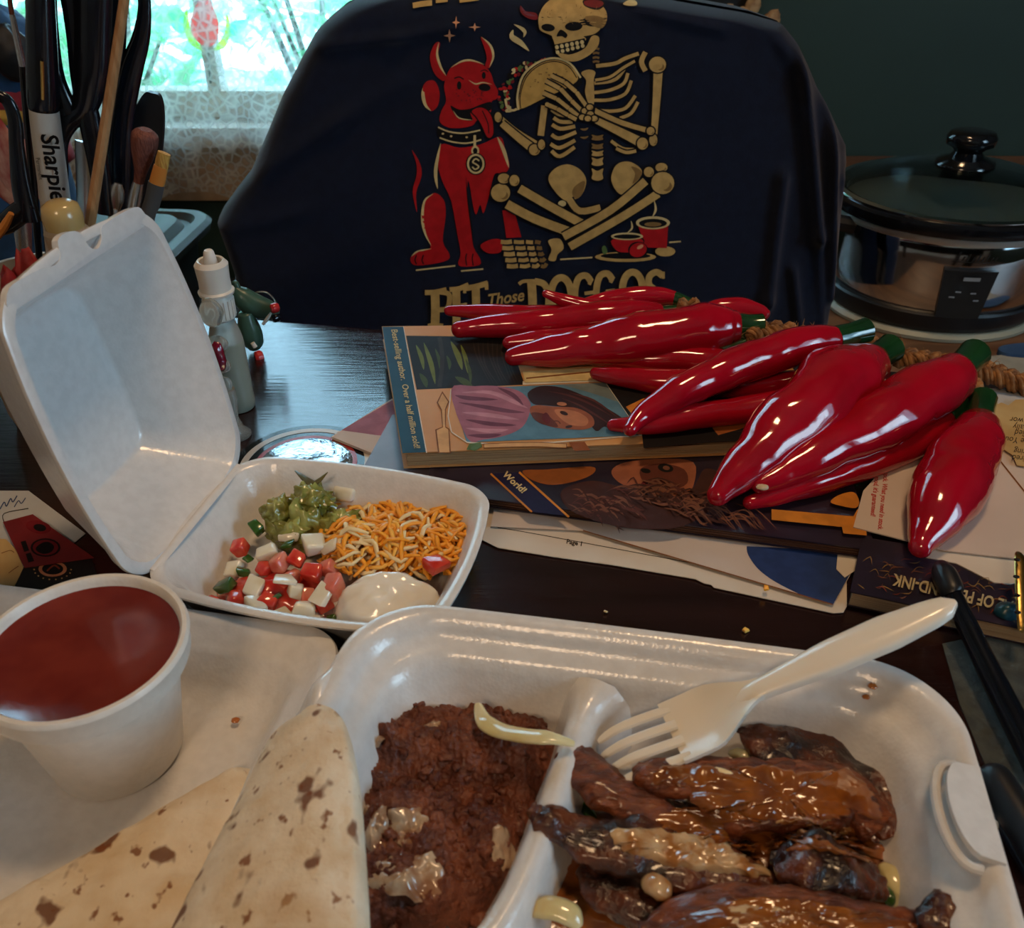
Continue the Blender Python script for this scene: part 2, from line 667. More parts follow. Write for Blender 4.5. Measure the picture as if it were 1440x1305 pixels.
table_wood()
tb = root('dining_table', (0, 15, RZ0), 'dark reddish-brown wooden table under the food and books', 'table')
g = G()
r0 = [rring(64, 41.7, 2.0, z, 6) for z in (-2.6, -2.4, -0.3, -0.08, 0)]
for q, (r_, ins) in enumerate(zip(r0, (0.3, 0, 0, 0.08, 0.35))):
    for p in r_:
        p.x *= 1 - ins / 64
        p.y *= 1 - ins / 41.7
g.loft(r0)
g.xf(MT @ Matrix.Translation((-4, 12.7, 0)))
mk('tabletop', g, M_('table_wood'), tb, smooth=25)
g = G()
for x0, x1, y0, y1 in ((-58, 58, 35, 37), (-58, 58, -37, -35), (-58, -56, -35, 35), (56, 58, -35, 35)):
    g.box(x0, x1, y0, y1, -11, -2.7)
g.xf(MT @ Matrix.Translation((-4, 12.7, 0)))
mk('apron', g, M_('table_wood'), tb)
for sx in (-1, 1):
    for sy in (-1, 1):
        g = G().loft([rring(3.4, 3.4, .5, -11.2, 3), rring(3.2, 3.2, .5, -30, 3), rring(2.3, 2.3, .4, RZ0 + .05, 3)])
        g.xf(MT @ Matrix.Translation((-4 + sx * 52, 12.7 + sy * 31.2, 0)))
        mk('leg', g, M_('table_wood'), tb)

# ================================================================== chair wearing the shirt
SY, STILT = 82.0, 0.10


def Vs(px, py):
    """point on the leaning plane of the shirt front"""
    d = ray(px, py)
    s_ = (SY + STILT * CH) / (d.y - STILT * d.z)
    return Vector((0, 0, CH)) + d * s_


mat('chair_wood', (0.03, 0.016, 0.010), 0.4, col2=(0.05, 0.026, 0.015), nscale=10, stretch=(1, 1, 6))
ch = root('dining_chair', (1.5, SY + 20, RZ0), 'dark wooden dining chair hidden under the navy shirt', 'chair')
g = G()


def chair_y(z):
    return SY + 5.2 + STILT * z


for sx in (-1, 1):
    g2 = G().tube([(1.5 + sx * 19.5, chair_y(-28) + 2, RZ0 + .05), (1.5 + sx * 19.5, chair_y(-28), -28), (3.5 + sx * 14, chair_y(8), 8)], [1.7, 1.9, 1.3], 10)
    mk('back_post', g2, M_('chair_wood'), ch)
    g2 = G().tube([(1.5 + sx * 20, SY + 40, RZ0 + .05), (1.5 + sx * 20, SY + 39, -33.6)], [1.5, 1.9], 10)
    mk('leg', g2, M_('chair_wood'), ch)
g = G().loft([rring(22, 21.5, 3, z, 5) for z in (-33.5, -32, -30.5)])
g.xf(Matrix.Translation((1.5, SY + 22.5, 0)))
mk('seat', g, M_('chair_wood'), ch)
for z, hw in ((-18, 17.5), (-7, 15.5), (5, 13.5)):
    g2 = G().grid(lambda u, v_: Vector((3 - hw + 2 * hw * u, chair_y(z) + 0.8 - 3 * (0.25 - (u - .5) ** 2), z - 2.5 + 5 * v_)), 14, 2)
    k = len(g2.v)
    g2.add([p + Vector((0, 1.2, 0)) for p in g2.v[:k]], [tuple(reversed(f)) for f in g2.f[:]])
    mk('back_slat', g2, M_('chair_wood'), ch)

mat('navy_cotton', (0.0028, 0.0058, 0.018), 0.85, col2=(0.0036, 0.0072, 0.0215), nscale=120, bump=0.08, bscale=500, sheen=0.12, spec=0.2)
SHL = [(-9, 640), (-4, 560), (3, 515), (10, 492), (20, 474), (45, 444), (57, 433), (90, 415), (150, 384), (200, 364), (233, 350), (257, 340), (285, 318), (312, 299), (325, 293), (340, 297), (362, 305), (400, 318), (440, 322), (560, 330)]
SHR = [(-9, 780), (-4, 850), (3, 890), (10, 940), (20, 1000), (30, 1062), (45, 1115), (70, 1135), (100, 1150), (130, 1162), (170, 1183), (215, 1204), (240, 1205), (300, 1196), (420, 1184), (470, 1176), (560, 1172)]


def itp(tab, y):
    for (a, b), (c, d) in zip(tab, tab[1:]):
        if y <= c:
            t = max(0, (y - a) / (c - a))
            return b + (d - b) * t
    return tab[-1][1]


def lined(px, py, x0, y0, x1, y1):
    dx, dy = x1 - x0, y1 - y0
    L_ = math.hypot(dx, dy)
    t = ((px - x0) * dx + (py - y0) * dy) / L_ / L_
    d = ((px - x0) * dy - (py - y0) * dx) / L_
    tt = min(1, max(0, t))
    e = 0 if t == tt else abs(t - tt) * L_
    return d, e


FOLDS = [  # x0,y0,x1,y1,width px, height cm (towards the viewer)
    (335, 265, 480, 168, 14, 0.5), (480, 168, 560, 120, 16, 0.25), (440, 66, 560, 52, 10, 0.45), (560, 52, 640, 38, 10, 0.35), (900, 14, 1010, 40, 10, 0.3),
    (1128, 80, 1150, 330, 9, 1.3), (1170, 140, 1172, 420, 8, 1.5), (1190, 260, 1176, 470, 7, 1.2), (1100, 250, 1080, 420, 9, 0.9),
    (1080, 420, 1070, 500, 7, 0.6), (1115, 380, 1128, 500, 6, 0.7), (1150, 330, 1160, 480, 7, 0.5), (1105, 60, 1140, 120, 14, 0.5), (300, 325, 420, 300, 14, 0.35), (360, 420, 560, 330, 30, 0.4)]


def fold(px, py):
    s_ = 0
    for x0, y0, x1, y1, wd, h in FOLDS:
        d, e = lined(px, py, x0, y0, x1, y1)
        if abs(d) < 4 * wd and e < 4 * wd:
            s_ += h * math.exp(-(d / wd) ** 2 - (e / (1.6 * wd)) ** 2)
    inside = sstep(560, 520, px) if px < 700 else sstep(940, 1000, px)
    s_ += 0.25 * noise.noise(Vector((px / 170, py / 120, 3.0))) * (0.15 + 0.85 * inside)
    return s_


def shirt_pt(px, py, eps=0.0):
    p = Vs(px, py)
    a, b = itp(SHL, py), itp(SHR, py)
    e = min(px - a, b - px) / max(40.0, 1)
    e = min(1, max(0, e))
    p.y += 4.6 * (1 - math.sqrt(max(0, 1 - (1 - e) ** 2))) * 0.9
    tp = min(1, max(0, (py + 9) / 45.0))
    p.y += 2.5 * (1 - math.sqrt(max(0, 1 - (1 - tp) ** 2)))
    p.y -= fold(px, py) * min(1, e * 2 + 0.1) + eps
    return p


def shirt_front(u, v_):
    py = -9 + 569 * v_
    a, b = itp(SHL, py), itp(SHR, py)
    return shirt_pt(a + (b - a) * u, py)


def shirt_back(u, v_):
    p = shirt_front(u, v_)
    c = SY + STILT * p.z + 5.2
    p.y = max(2 * c - p.y, p.y + 0.05)
    return p


shirt = root('t_shirt', (1.5, SY, -20), 'navy T-shirt with devil dog and taco-eating skeleton print, draped over a chair back', 'T-shirt')
g = G().grid(shirt_front, 200, 150)
g.grid(lambda u, v_: shirt_back(1 - u, v_), 60, 40)
shirt_cloth = mk('fabric', g, M_('navy_cotton'), shirt, smooth=180, fix=False)

# ================================================================== sideboard + slow cooker
CZ = -16.0
mat('oak', (0.17, 0.085, 0.040), 0.45, col2=(0.10, 0.048, 0.022), nscale=8, stretch=(1, 9, 9), bump=0.1)
sb = root('sideboard', (95, 108, RZ0), 'brown wooden sideboard against the green wall under the slow cooker', 'sideboard')
mk('top', G().loft([rring(63, 40, 1, z, 4) for z in (CZ - 3, CZ - 2.8, CZ - .2, CZ)]).xf(Matrix.Translation((95, 109.5, 0))), M_('oak'), sb)
mk('body', G().box(35, 155, 73, 149, RZ0 + 6, CZ - 3.05), M_('oak'), sb)
for i in range(3):
    d_ = mk('door', G().box(36 + i * 40, 74 + i * 40, 71.6, 72.95, RZ0 + 8, CZ - 5), M_('oak'), sb)
    mk('knob', G().tube([(70 + i * 40, 71.5, -40), (70 + i * 40, 69.5, -40)], [0.6, 1.2], 10), M_('lead'), d_)

mat('steel', (0.70, 0.70, 0.70), 0.06, metal=1.0, rough2=0.12, nscale=3, stretch=(1, 1, 30))
mat('steel_ring', (0.60, 0.57, 0.52), 0.35, metal=0.8)
mat('black_gloss', (0.006, 0.007, 0.009), 0.12, spec=0.6)
mat('black_satin', (0.010, 0.011, 0.013), 0.38)
mat('smoked_glass', (0.55, 0.68, 0.70), 0.02, trans=1.0, ior=1.3, spec=0.6)
mat('cream_plastic', (0.33, 0.32, 0.24), 0.4)
mat('grey_print', (0.25, 0.26, 0.27), 0.5)
mat('dark_print', (0.015, 0.013, 0.012), 0.5)
KX, KY = 46.3, 95.0
ck = root('slow_cooker', (KX, KY, CZ), 'stainless oval slow cooker with glass lid and black knob on the sideboard', 'slow cooker')
OX, OY = 1.16, 1.0
c0 = (KX, KY, CZ)


def oval(prof, n=72, cap0=True, cap1=True):
    return G().lathe(prof, n, c0, 0, OX, OY, cap0, cap1)


mk('base_ring', oval([(9.2, 0.02), (9.9, 0.1), (10.0, 0.5), (9.6, 0.9), (9.0, 0.95)]), M_('cream_plastic'), ck)
mk('base', oval([(8.8, 0.9), (9.5, 1.0), (9.8, 1.6), (9.95, 2.9), (9.8, 3.1)]), M_('black_satin'), ck)
mk('body', oval([(9.6, 3.0), (9.72, 3.1), (9.95, 5.5), (10.2, 8.5), (10.35, 10.6), (10.2, 10.8), (9.6, 10.9)], 96), M_('steel'), ck, smooth=50)
mk('trim_ring', oval([(10.2, 10.55), (10.6, 10.6), (10.75, 10.9), (10.7, 11.35), (10.3, 11.4)]), M_('steel_ring'), ck)
mk('crock_rim', oval([(10.2, 11.3), (10.95, 11.4), (11.2, 11.9), (11.15, 12.5), (10.7, 12.75), (10.2, 12.6), (9.6, 12.2), (9.4, 9), (9.0, 4.0)], 72, False, True), M_('black_gloss'), ck)
gl_ = mk('glass_lid', oval([(10.35, 12.7), (10.4, 12.95), (9.5, 13.4), (8, 14.1), (6, 14.8), (4, 15.25), (2, 15.5), (0.3, 15.55), (0.3, 15.3), (4, 15.0), (6, 14.55), (8, 13.85), (9.6, 13.1), (10.2, 12.7)], 72, False, False), M_('smoked_glass'), ck, smooth=60)
mk('lid_rim', oval([(10.1, 12.65), (10.65, 12.7), (10.7, 13.0), (10.3, 13.15), (10.0, 13.0)], 72, False, False), M_('steel'), gl_)
g = G().lathe([(2.6, 15.45), (2.5, 15.8), (1.5, 16.2), (1.2, 16.7), (1.5, 17.1), (2.05, 17.4), (2.15, 18.1), (1.9, 18.6), (1.2, 18.8), (0.2, 18.8)], 32, c0, 0, 1.15, 1.0)
mk('knob', g, M_('black_gloss'), gl_, smooth=60)
for sx in (-1, 1):
    g = G().tube(cr([Vector((KX + sx * 11.2, KY - 3.4, CZ + 10.2)), Vector((KX + sx * 14.2, KY - 2.6, CZ + 10.6)), Vector((KX + sx * 14.6, KY, CZ + 10.7)), Vector((KX + sx * 14.2, KY + 2.6, CZ + 10.6)), Vector((KX + sx * 11.2, KY + 3.4, CZ + 10.2))], 5), 0.85, 10)
    mk('handle', g, M_('black_satin'), ck)


def cook_pt(an, z, off):
    r_ = 9.72 + (z - 3.1) * 0.084 + off
    return Vector((KX + r_ * OX * math.sin(an), KY - r_ * OY * math.cos(an), CZ + z))


CA = -0.12
pan = mk('control_panel', G().loft([[cook_pt(CA + (s_ - .5) * (0.36 + .06 * z_), z0, off) for s_, z_, z0 in [(i / 10, 0, 3.0) for i in range(11)] + [(1, k / 6, 3.0 + 5.2 * k / 6) for k in range(1, 7)] + [(1 - i / 10, 1, 8.2) for i in range(1, 11)] + [(0, 1 - k / 6, 8.2 - 5.2 * k / 6) for k in range(1, 6)]] for off in (0.02, 0.5)]), M_('black_satin'), ck)
g = G()
for (a0, a1, z0, z1) in ((-0.05, 0.08, 7.2, 7.6),):
    g.grid(lambda u, v_: cook_pt(CA + a0 + (a1 - a0) * u, z0 + (z1 - z0) * v_, 0.56), 6, 1)
for (a0, z0) in ((-.08, 5.9), (0.04, 5.8), (-.12, 5.3), (.08, 5.0)):
    g.grid(lambda u, v_: cook_pt(CA + a0 + .045 * u, z0 + .16 * v_, 0.56), 3, 1)
mk('panel_print', g, M_('grey_print'), pan, fix=False)
g = G()
for (a0, a1, z0, z1) in ((-.17, .19, 8.95, 9.02),):
    g.grid(lambda u, v_: cook_pt(CA + a0 + (a1 - a0) * u, z0 + (z1 - z0) * v_, 0.03), 14, 1)
for i, (a, h) in enumerate(((-.14, .9), (-.10, .5), (-.06, .75), (-.02, .45), (.02, .8), (.055, .5), (.09, .85), (.125, .45), (.16, .5))):
    g.grid(lambda u, v_: cook_pt(CA + a + .012 * v_ + .014 * u, 9.1 + h * v_, 0.03), 1, 2)
mk('brand_script', g, M_('dark_print'), ck, fix=False)

# grey plastic bin on a low dark cabinet by the window
mat('bin_grey', (0.034, 0.042, 0.039), 0.5, col2=(0.042, 0.05, 0.047), nscale=40)
mat('bin_dark', (0.018, 0.022, 0.022), 0.45)
mat('cabinet_dark', (0.010, 0.016, 0.015), 0.5)
cb = root('low_cabinet', (-66, 114, RZ0), 'low dark cabinet in front of the curtained window', 'cabinet')
mk('body', G().box(-104, -24, 90, 142, RZ0 + .05, -36.1), M_('cabinet_dark'), cb)
mk('top', G().loft([rring(39, 27.5, .8, z, 4) for z in (-36, -34.2, -34)]).xf(Matrix.Translation((-62, 115.5, 0))), M_('cabinet_dark'), cb)
bn = root('storage_bin', (-62, 108, -34), 'grey-green plastic storage bin with a ridged lid by the window', 'storage bin')
mk('tub', G().loft([rring(17, 12.5, 3, -33.98, 6), rring(19, 14, 3, -18, 6), rring(19.3, 14.4, 3, -17, 6)]).xf(rotz((-62, 108.5, 0), -6)), M_('bin_dark'), bn)
mk('lid', G().loft([rring(a, b, r, z, 8) for a, b, r, z in ((19.5, 14.6, 3, -16.95), (20.6, 15.6, 3.6, -16.6), (20.9, 15.9, 3.8, -15.6), (20.4, 15.4, 3.6, -15.0), (19.2, 14.2, 3.2, -14.9), (18.6, 13.6, 3, -15.7), (18.0, 13.0, 3, -15.7), (17.4, 12.4, 3, -14.6), (16.2, 11.2, 3, -14.3), (15.6, 10.6, 3, -14.5), (4, 3, 1, -14.5))]).xf(rotz((-62, 108.5, 0), -6)), M_('bin_grey'), bn)

# unseen pendant fixtures, added to house the two warm lights
mat('lamp_shade', (0.30, 0.22, 0.14), 0.6)


def pendant(label, x, y, z):
    rt = root('added_pendant', (x, y, z), label, 'lamp')
    mk('shade', G().lathe([(19, z + 0.5), (18.5, z + 1.5), (9, z + 9), (3, z + 10), (3, z + 9.6), (8.7, z + 8.6), (18, z + 1.2)], 40, (x, y, 0), cap0=False, cap1=False), M_('lamp_shade'), rt, smooth=50)
    mk('cord', G().tube([(x, y, z + 9.8), (x, y, RZ1 - 0.05)], 0.4, 8), M_('black_satin'), rt)


pendant('unseen brown pendant fixture added around the warm light over the table', 26, 52, 150.5)
pendant('unseen brown pendant fixture added around the warm light behind the viewer', -40, -120, 143)
# ================================================================== foam materials
def foam(name, col, rough=0.21):
    m = mat(name, col, rough, col2=tuple(c * 0.93 for c in col), nscale=220, ndetail=2, mix=(0.35, 0.65), spec=0.75)
    nt = m.node_tree
    N, L = nt.nodes, nt.links
    b = N['Principled BSDF']
    tc = [n for n in N if n.type == 'TEX_COORD'][0]
    vo = N.new('ShaderNodeTexVoronoi')
    vo.inputs['Scale'].default_value = 700
    L.new(tc.outputs['Object'], vo.inputs['Vector'])
    bp = N.new('ShaderNodeBump')
    bp.inputs['Strength'].default_value = 0.15
    bp.inputs['Distance'].default_value = 0.0004
    L.new(vo.outputs['Distance'], bp.inputs['Height'])
    L.new(bp.outputs[0], b.inputs['Normal'])
    return m


foam('foam', (0.70, 0.685, 0.67))
foam('foam_cup', (0.74, 0.70, 0.64), 0.42)

# ------------------------------------------------------------------ small clamshell
SA = 13.0
MS = rotz((-8.0, 31.1, 0), -SA)
sa, sbb = 6.1, 4.75
SZ = 0.75
sm = root('small_foam_box', (-8.0, 31.1, 0), 'small open foam box of cheese, salsa, guacamole and sour cream', 'foam box')
prof = [(1.75, 0.02), (1.35, 0.12), (1.1, 0.5), (0.35, 3.45), (0.12, 3.75), (0.0, 3.85), (0.0, 4.0), (0.1, 4.08), (0.38, 4.06), (0.46, 3.9), (0.75, 3.3), (1.35, 0.9), (1.55, 0.55), (2.0, 0.42), (3.6, 0.4)]
g = G().loft([rring(sa - i, sbb - i, max(0.25, 1.25 - i * 0.2), z * SZ, 10, 0.55 * (0.4 + 0.6 * z / 4)) for i, z in prof])
g.xf(MS)
mk('tray', g, M_('foam'), sm, smooth=50)
# lid leans up from the left edge
lea = R(100)
eu = Vector((MS.col[0][0], MS.col[0][1], 0))
ev = Vector((MS.col[1][0], MS.col[1][1], 0))
lup = -eu * math.cos(math.pi - lea) + Vector((0, 0, 1)) * math.sin(lea)
lout = lup.cross(ev)
if lout.x > 0:
    lout = -lout
hinge = MS @ Vector((-sa - 0.15, 0, 3.03))
ML = frame(hinge + lup * 6.2, lup, ev, lout)
prof = [(0.0, 0.18), (0.0, 0.02), (0.1, -0.05), (0.38, -0.03), (0.44, 0.12), (0.75, 0.5), (2.12, 3.3), (2.2, 3.42), (2.32, 3.46), (3.4, 3.46)]
ring_in = [rring(6.1 - i, sbb + 0.1 - i, max(0.25, 1.15 - i * 0.2), z, 10, 0.6 * (1 - 0.2 * z)) for i, z in prof]
prof2 = [(0.02, 0.2), (0.15, 0.5), (0.5, 1.0), (1.75, 3.4), (2.0, 3.7), (3.2, 3.76)]
ring_out = [rring(6.1 - i, sbb + 0.1 - i, max(0.25, 1.15 - i * 0.2), z, 10, 0.6 * (1 - 0.2 * z)) for i, z in prof2]
g = G().loft(list(reversed(ring_in)) + ring_out)
g.xf(ML)
slid = mk('lid', g, M_('foam'), sm, smooth=50)
# scalloped closing flap on the free edge of the lid
fo = [(5.75, 4.3), (6.15, 4.05), (6.28, 3.2), (6.28, 2.0), (6.22, 1.5), (5.85, 1.25), (5.62, 0.85), (5.85, 0.45), (6.5, 0.25), (6.72, -0.4), (6.62, -0.95), (6.1, -1.15), (5.95, -1.6), (6.1, -2.3), (6.15, -3.2), (6.1, -4.0), (5.7, -4.4)]
fo = cr(fo, 3)
k = len(fo)
g = G()
fo = [(x + 0.25, y) for x, y in fo]
top = [Vector((x, y, -0.06)) for x, y in fo] + [Vector((5.6, y, 0.0)) for x, y in reversed(fo)]
tri = tessellate_polygon([top])
n_ = len(top)
g.add(top + [p + Vector((0, 0, 0.28)) for p in top], [tuple(t) for t in tri] + [tuple(i + n_ for i in reversed(t)) for t in tri] + [(i, (i + 1) % n_, (i + 1) % n_ + n_, i + n_) for i in range(n_)])
g.xf(ML)
mk('closing_flap', g, M_('foam'), slid)
g = G().grid(lambda u, v_: MS @ Vector((-sa - 0.32 + 0.5 * u, -3.9 + 7.8 * v_, 2.99 + 0.12 * math.sin(u * math.pi))), 4, 8)
mk('hinge', g, M_('foam'), sm, fix=False)

# ------------------------------------------------------------------ big clamshell: base (right) and lid lying open (left)
BU0, BU1, BV0, BV1 = -10.0, 11.15, 3.6, 24.5
bc = ((BU0 + BU1) / 2, (BV0 + BV1) / 2)
ba, bb = (BU1 - BU0) / 2, (BV1 - BV0) / 2
MB = MT @ Matrix.Translation((bc[0], bc[1], 0))
bx = root('large_foam_box', MB @ Vector((0, 0, 0)), 'large open foam takeout box of beans, grilled meat and tortillas', 'foam box')
prof = [(2.9, 0.02), (2.4, 0.1), (2.1, 0.6), (0.55, 3.3), (0.45, 3.7), (0.08, 3.95), (0.0, 4.1), (0.06, 4.28), (0.32, 4.36), (0.62, 4.22), (0.82, 3.85), (0.98, 3.55), (1.32, 3.42), (1.58, 3.22), (1.75, 2.8), (2.35, 1.3), (2.65, 0.9), (3.3, 0.62), (4.6, 0.6)]
g = G().loft([rring(ba - i, bb - i, max(1.2, 3.0 - i * 0.35), z, 40, 0.12) for i, z in prof])
g.xf(MB)
btray = mk('tray', g, M_('foam'), bx, smooth=50)


def ridge(path, hw, top, base, name):
    """moulded divider: rounded ridge along a path, path points (u, v, top height scale)"""
    prof_ = [(-1.0, 0.0), (-0.72, 0.25), (-0.45, 0.72), (-0.26, 0.95), (0, 1.0), (0.26, 0.95), (0.45, 0.72), (0.72, 0.25), (1.0, 0.0)]
    rings = []
    pp = [Vector((p[0], p[1], 0)) for p in path]
    for i, p in enumerate(path):
        t = (pp[min(i + 1, len(pp) - 1)] - pp[max(0, i - 1)]).normalized()
        nn = Vector((t.y, -t.x, 0))
        wd = hw * p[3]
        rings.append([MT @ (pp[i] + nn * (a * wd) + Vector((0, 0, base + (top * p[2] - base) * b_))) for a, b_ in prof_])
    g_ = G().loft(rings, False, False, False)
    return mk(name, g_, M_('foam'), btray, smooth=60, fix=False)


ridge(cr([(-0.95, 22.9, 1.0, 2.2), (-1.1, 22.2, 1.0, 1.55), (-1.35, 21.2, 0.97, 1.05), (-1.7, 19, 0.95, 1.0), (-2.1, 16.5, 0.93, 1.0), (-2.6, 14.4, 0.92, 1.02), (-3.3, 13.0, 0.92, 1.1), (-4.6, 12.0, 0.92, 1.2), (-6.5, 11.7, 0.92, 1.2), (-8.5, 11.7, 0.95, 1.3)], 5), 1.15, 3.2, 0.58, 'divider')
ridge(cr([(-2.9, 12.2, 0.9, 1.1), (-1.5, 11.2, 0.92, 1.1), (1.5, 10.9, 0.92, 1.1), (5, 10.9, 0.92, 1.1), (9, 10.9, 0.95, 1.4)], 5), 1.1, 3.1, 0.58, 'divider')
# closing tab and slot on the right-hand rim
tabc = MT.inverted() @ P(1392, 1150, 4.2)
g = G()
pts = [(0.55, -2.05), (0.55, 2.05)] + [(-0.95 * math.sin(a) ** 0.8, 2.05 * math.cos(a)) for a in [math.pi * k / 14 for k in range(1, 14)]]
pl = [MT @ Vector((tabc.x + x * 0.85 - 0.45, tabc.y + y * 0.8, 4.62 - 0.18 * (x + 0.5))) for x, y in pts]
g.slab(pl, 0.22)
mk('closing_tab', g, M_('foam'), btray, smooth=40)
g = G()
arc = [MT @ Vector((tabc.x - 0.85 * math.sin(a) ** 0.7 - 0.6, tabc.y + 1.8 * math.cos(a), 4.18)) for a in [math.pi * k / 16 for k in range(0, 17)]]
g.tube(arc, 0.16, 8)
mk('slot_rim', g, M_('foam'), btray)

# open lid, lying flat to the left
LV0, LV1 = 3.2, 24.35
la, lb = 10.4, (LV1 - LV0) / 2
MLd = MT @ Matrix.Translation((BU0 - 0.75 - la, (LV0 + LV1) / 2, 0))
prof = [(2.6, 0.02), (2.2, 0.1), (1.8, 0.5), (0.5, 1.9), (0.1, 2.2), (0.0, 2.32), (0.06, 2.46), (0.34, 2.5), (0.6, 2.36), (0.95, 2.0), (1.3, 1.9), (1.55, 1.7), (2.1, 0.75), (2.5, 0.45), (3.2, 0.36), (3.5, 0.42), (3.9, 0.36), (6, 0.36)]
g = G().loft([rring(la - i, lb - i, max(0.9, 1.7 - i * 0.25), z, 16, 0.1) for i, z in prof])
g.xf(MLd)
mk('lid', g, M_('foam'), bx, smooth=50)


def hingept(u, v_):
    v0 = 6.0 + 17.0 * v_
    u1 = BU0 + 0.25
    if v0 > BV1 - 3.0:
        u1 += 3.0 - math.sqrt(max(0.0, 9.0 - (v0 - BV1 + 3.0) ** 2))
    bump_ = math.exp(-((v0 - 20.0) / 0.8) ** 2)
    u0 = BU0 - 1.0 - 0.35 * bump_
    z = 2.35 + 1.75 * sstep(0, 0.9, u) + 0.5 * bump_ * math.sin(u * math.pi) + 0.18 * math.sin(u * math.pi)
    return MT @ Vector((u0 + (u1 - u0) * u, v0, z))


mk('hinge', G().grid(hingept, 10, 60), M_('foam'), bx, smooth=180, fix=False)

# ------------------------------------------------------------------ sauce cup
mat('salsa', (0.15, 0.019, 0.014), 0.12, col2=(0.20, 0.03, 0.02), nscale=45, coat=0.6, sss=0.2, bump=0.04, bscale=120)
cc = Vector((-14.4, 21.8, 0.4))
cup = root('sauce_cup', cc, 'white foam cup of red salsa beside the tortillas', 'cup')
g = G().lathe([(1.9, 0.0), (2.12, 0.04), (2.2, 0.18), (2.86, 4.75), (2.88, 4.98), (3.26, 5.06), (3.32, 5.22), (3.36, 5.9), (3.42, 6.0), (3.4, 6.1), (3.34, 6.2), (3.2, 6.2), (3.1, 6.05), (3.0, 5.4), (2.8, 4.7)], 72, (0, 0, 0), cap1=False)
MC = Matrix.Translation(cc) @ Matrix.Diagonal((1.027, 1.027, 0.9, 1))
g.xf(MC)
mk('body', g, M_('foam_cup'), cup, smooth=45)
g = G().lathe([(3.08, 5.82), (2.95, 5.74), (1.5, 5.72), (0.05, 5.72)], 60, (0, 0, 0), cap0=False).xf(MC)
mk('salsa', g, M_('salsa'), cup, smooth=60)


# ------------------------------------------------------------------ flour tortillas
def tortilla_mat():
    m = mat('tortilla', (0.76, 0.66, 0.51), 0.75, col2=(0.64, 0.49, 0.31), nscale=70, ndetail=6, mix=(0.40, 0.70), bump=0.9, bscale=150, spec=0.25)
    nt = m.node_tree
    N, L = nt.nodes, nt.links
    b = N['Principled BSDF']
    src = b.inputs['Base Color'].links[0].from_socket
    tc = [n for n in N if n.type == 'TEX_COORD'][0]
    last = src
    for sc, lo, hi, col in ((75, 0.60, 0.65, (0.13, 0.035, 0.012)), (190, 0.62, 0.68, (0.20, 0.065, 0.022)), (30, 0.56, 0.78, (0.50, 0.30, 0.13))):
        mp = N.new('ShaderNodeMapping')
        mp.inputs['Location'].default_value = (sc * 0.13, 0.3, 0.7)
        mp.inputs['Scale'].default_value = (1, 0.75, 1)
        L.new(tc.outputs['Object'], mp.inputs[0])
        nz = N.new('ShaderNodeTexNoise')
        nz.inputs['Scale'].default_value = sc
        nz.inputs['Detail'].default_value = 2.5
        nz.inputs['Roughness'].default_value = 0.62
        L.new(mp.outputs[0], nz.inputs['Vector'])
        r_ = N.new('ShaderNodeMapRange')
        r_.inputs[1].default_value, r_.inputs[2].default_value = lo, hi
        r_.inputs[4].default_value = 0.88
        L.new(nz.outputs[0], r_.inputs[0])
        mx = N.new('ShaderNodeMix')
        mx.data_type = 'RGBA'
        L.new(r_.outputs[0], mx.inputs[0])
        L.new(last, mx.inputs[6])
        mx.inputs[7].default_value = (*col, 1)
        last = mx.outputs[2]
    L.new(last, b.inputs['Base Color'])
    return m


tortilla_mat()


def roll(pts, name, label, n=72, flat_p=2.4, noise_a=0.07, tilt=0.0):
    """pts: left px, left py, right px, right py, height cm, base z  -> folded tortilla"""
    rings = []
    for x0, y0, x1, y1, h, z0 in cr(pts, 8):
        a = P(x0, y0, z0 + h * 0.35)
        b = P(x1, y1, z0 + h * 0.35)
        c = (a + b) / 2
        w_ = (b - a) / 2
        ring = []
        for j in range(n):
            an = 2 * math.pi * j / n
            cx, sz = math.cos(an), math.sin(an)
            x = math.copysign(abs(cx) ** (2 / flat_p), cx)
            z = math.copysign(abs(sz) ** (2 / flat_p), sz)
            p = c + w_ * x
            p.z = z0 + h * 0.5 + z * h * 0.5 + tilt * x
            d = fbm(p, 0.9, 3) * noise_a
            if tilt:
                aa = (math.degrees(an) + 90) % 360
                p += (w_.normalized() * cx + Vector((0, 0, sz))) * (0.16 * sstep(128, 120, aa) - 0.10 * sstep(238, 246, aa) * sstep(300, 290, aa))
            p += Vector((0, 0, d * (1 if z > -0.3 else 0)))
            ring.append(p)
        rings.append(ring)
    g_ = G().loft(rings)
    return mk(name, g_, M_('tortilla'), label=label, cat='tortilla', smooth=70)


LZ = 0.45
roll([(360, 1085, 352, 1092, 0.3, LZ), (318, 1090, 352, 1150, 0.75, LZ), (215, 1150, 330, 1262, 0.95, LZ), (110, 1212, 295, 1345, 1.0, LZ), (10, 1268, 230, 1440, 1.0, LZ), (-110, 1330, 160, 1560, 1.0, LZ)],
     'flour_tortilla', 'flatter folded flour tortilla lying in the box lid, left of the rounder roll', noise_a=0.12)
RZ = 2.5
roll([(398, 1033, 452, 1033, 1.5, RZ + 0.5), (376, 1041, 478, 1048, 2.1, RZ + 0.2), (360, 1066, 493, 1080, 2.5, RZ), (330, 1128, 506, 1150, 2.6, RZ), (282, 1210, 513, 1240, 2.7, RZ), (232, 1305, 518, 1330, 2.7, RZ), (185, 1420, 520, 1430, 2.7, RZ), (140, 1520, 515, 1530, 2.6, RZ)],
     'flour_tortilla', 'thick rolled flour tortilla with char spots, against the bean compartment', tilt=0.9)

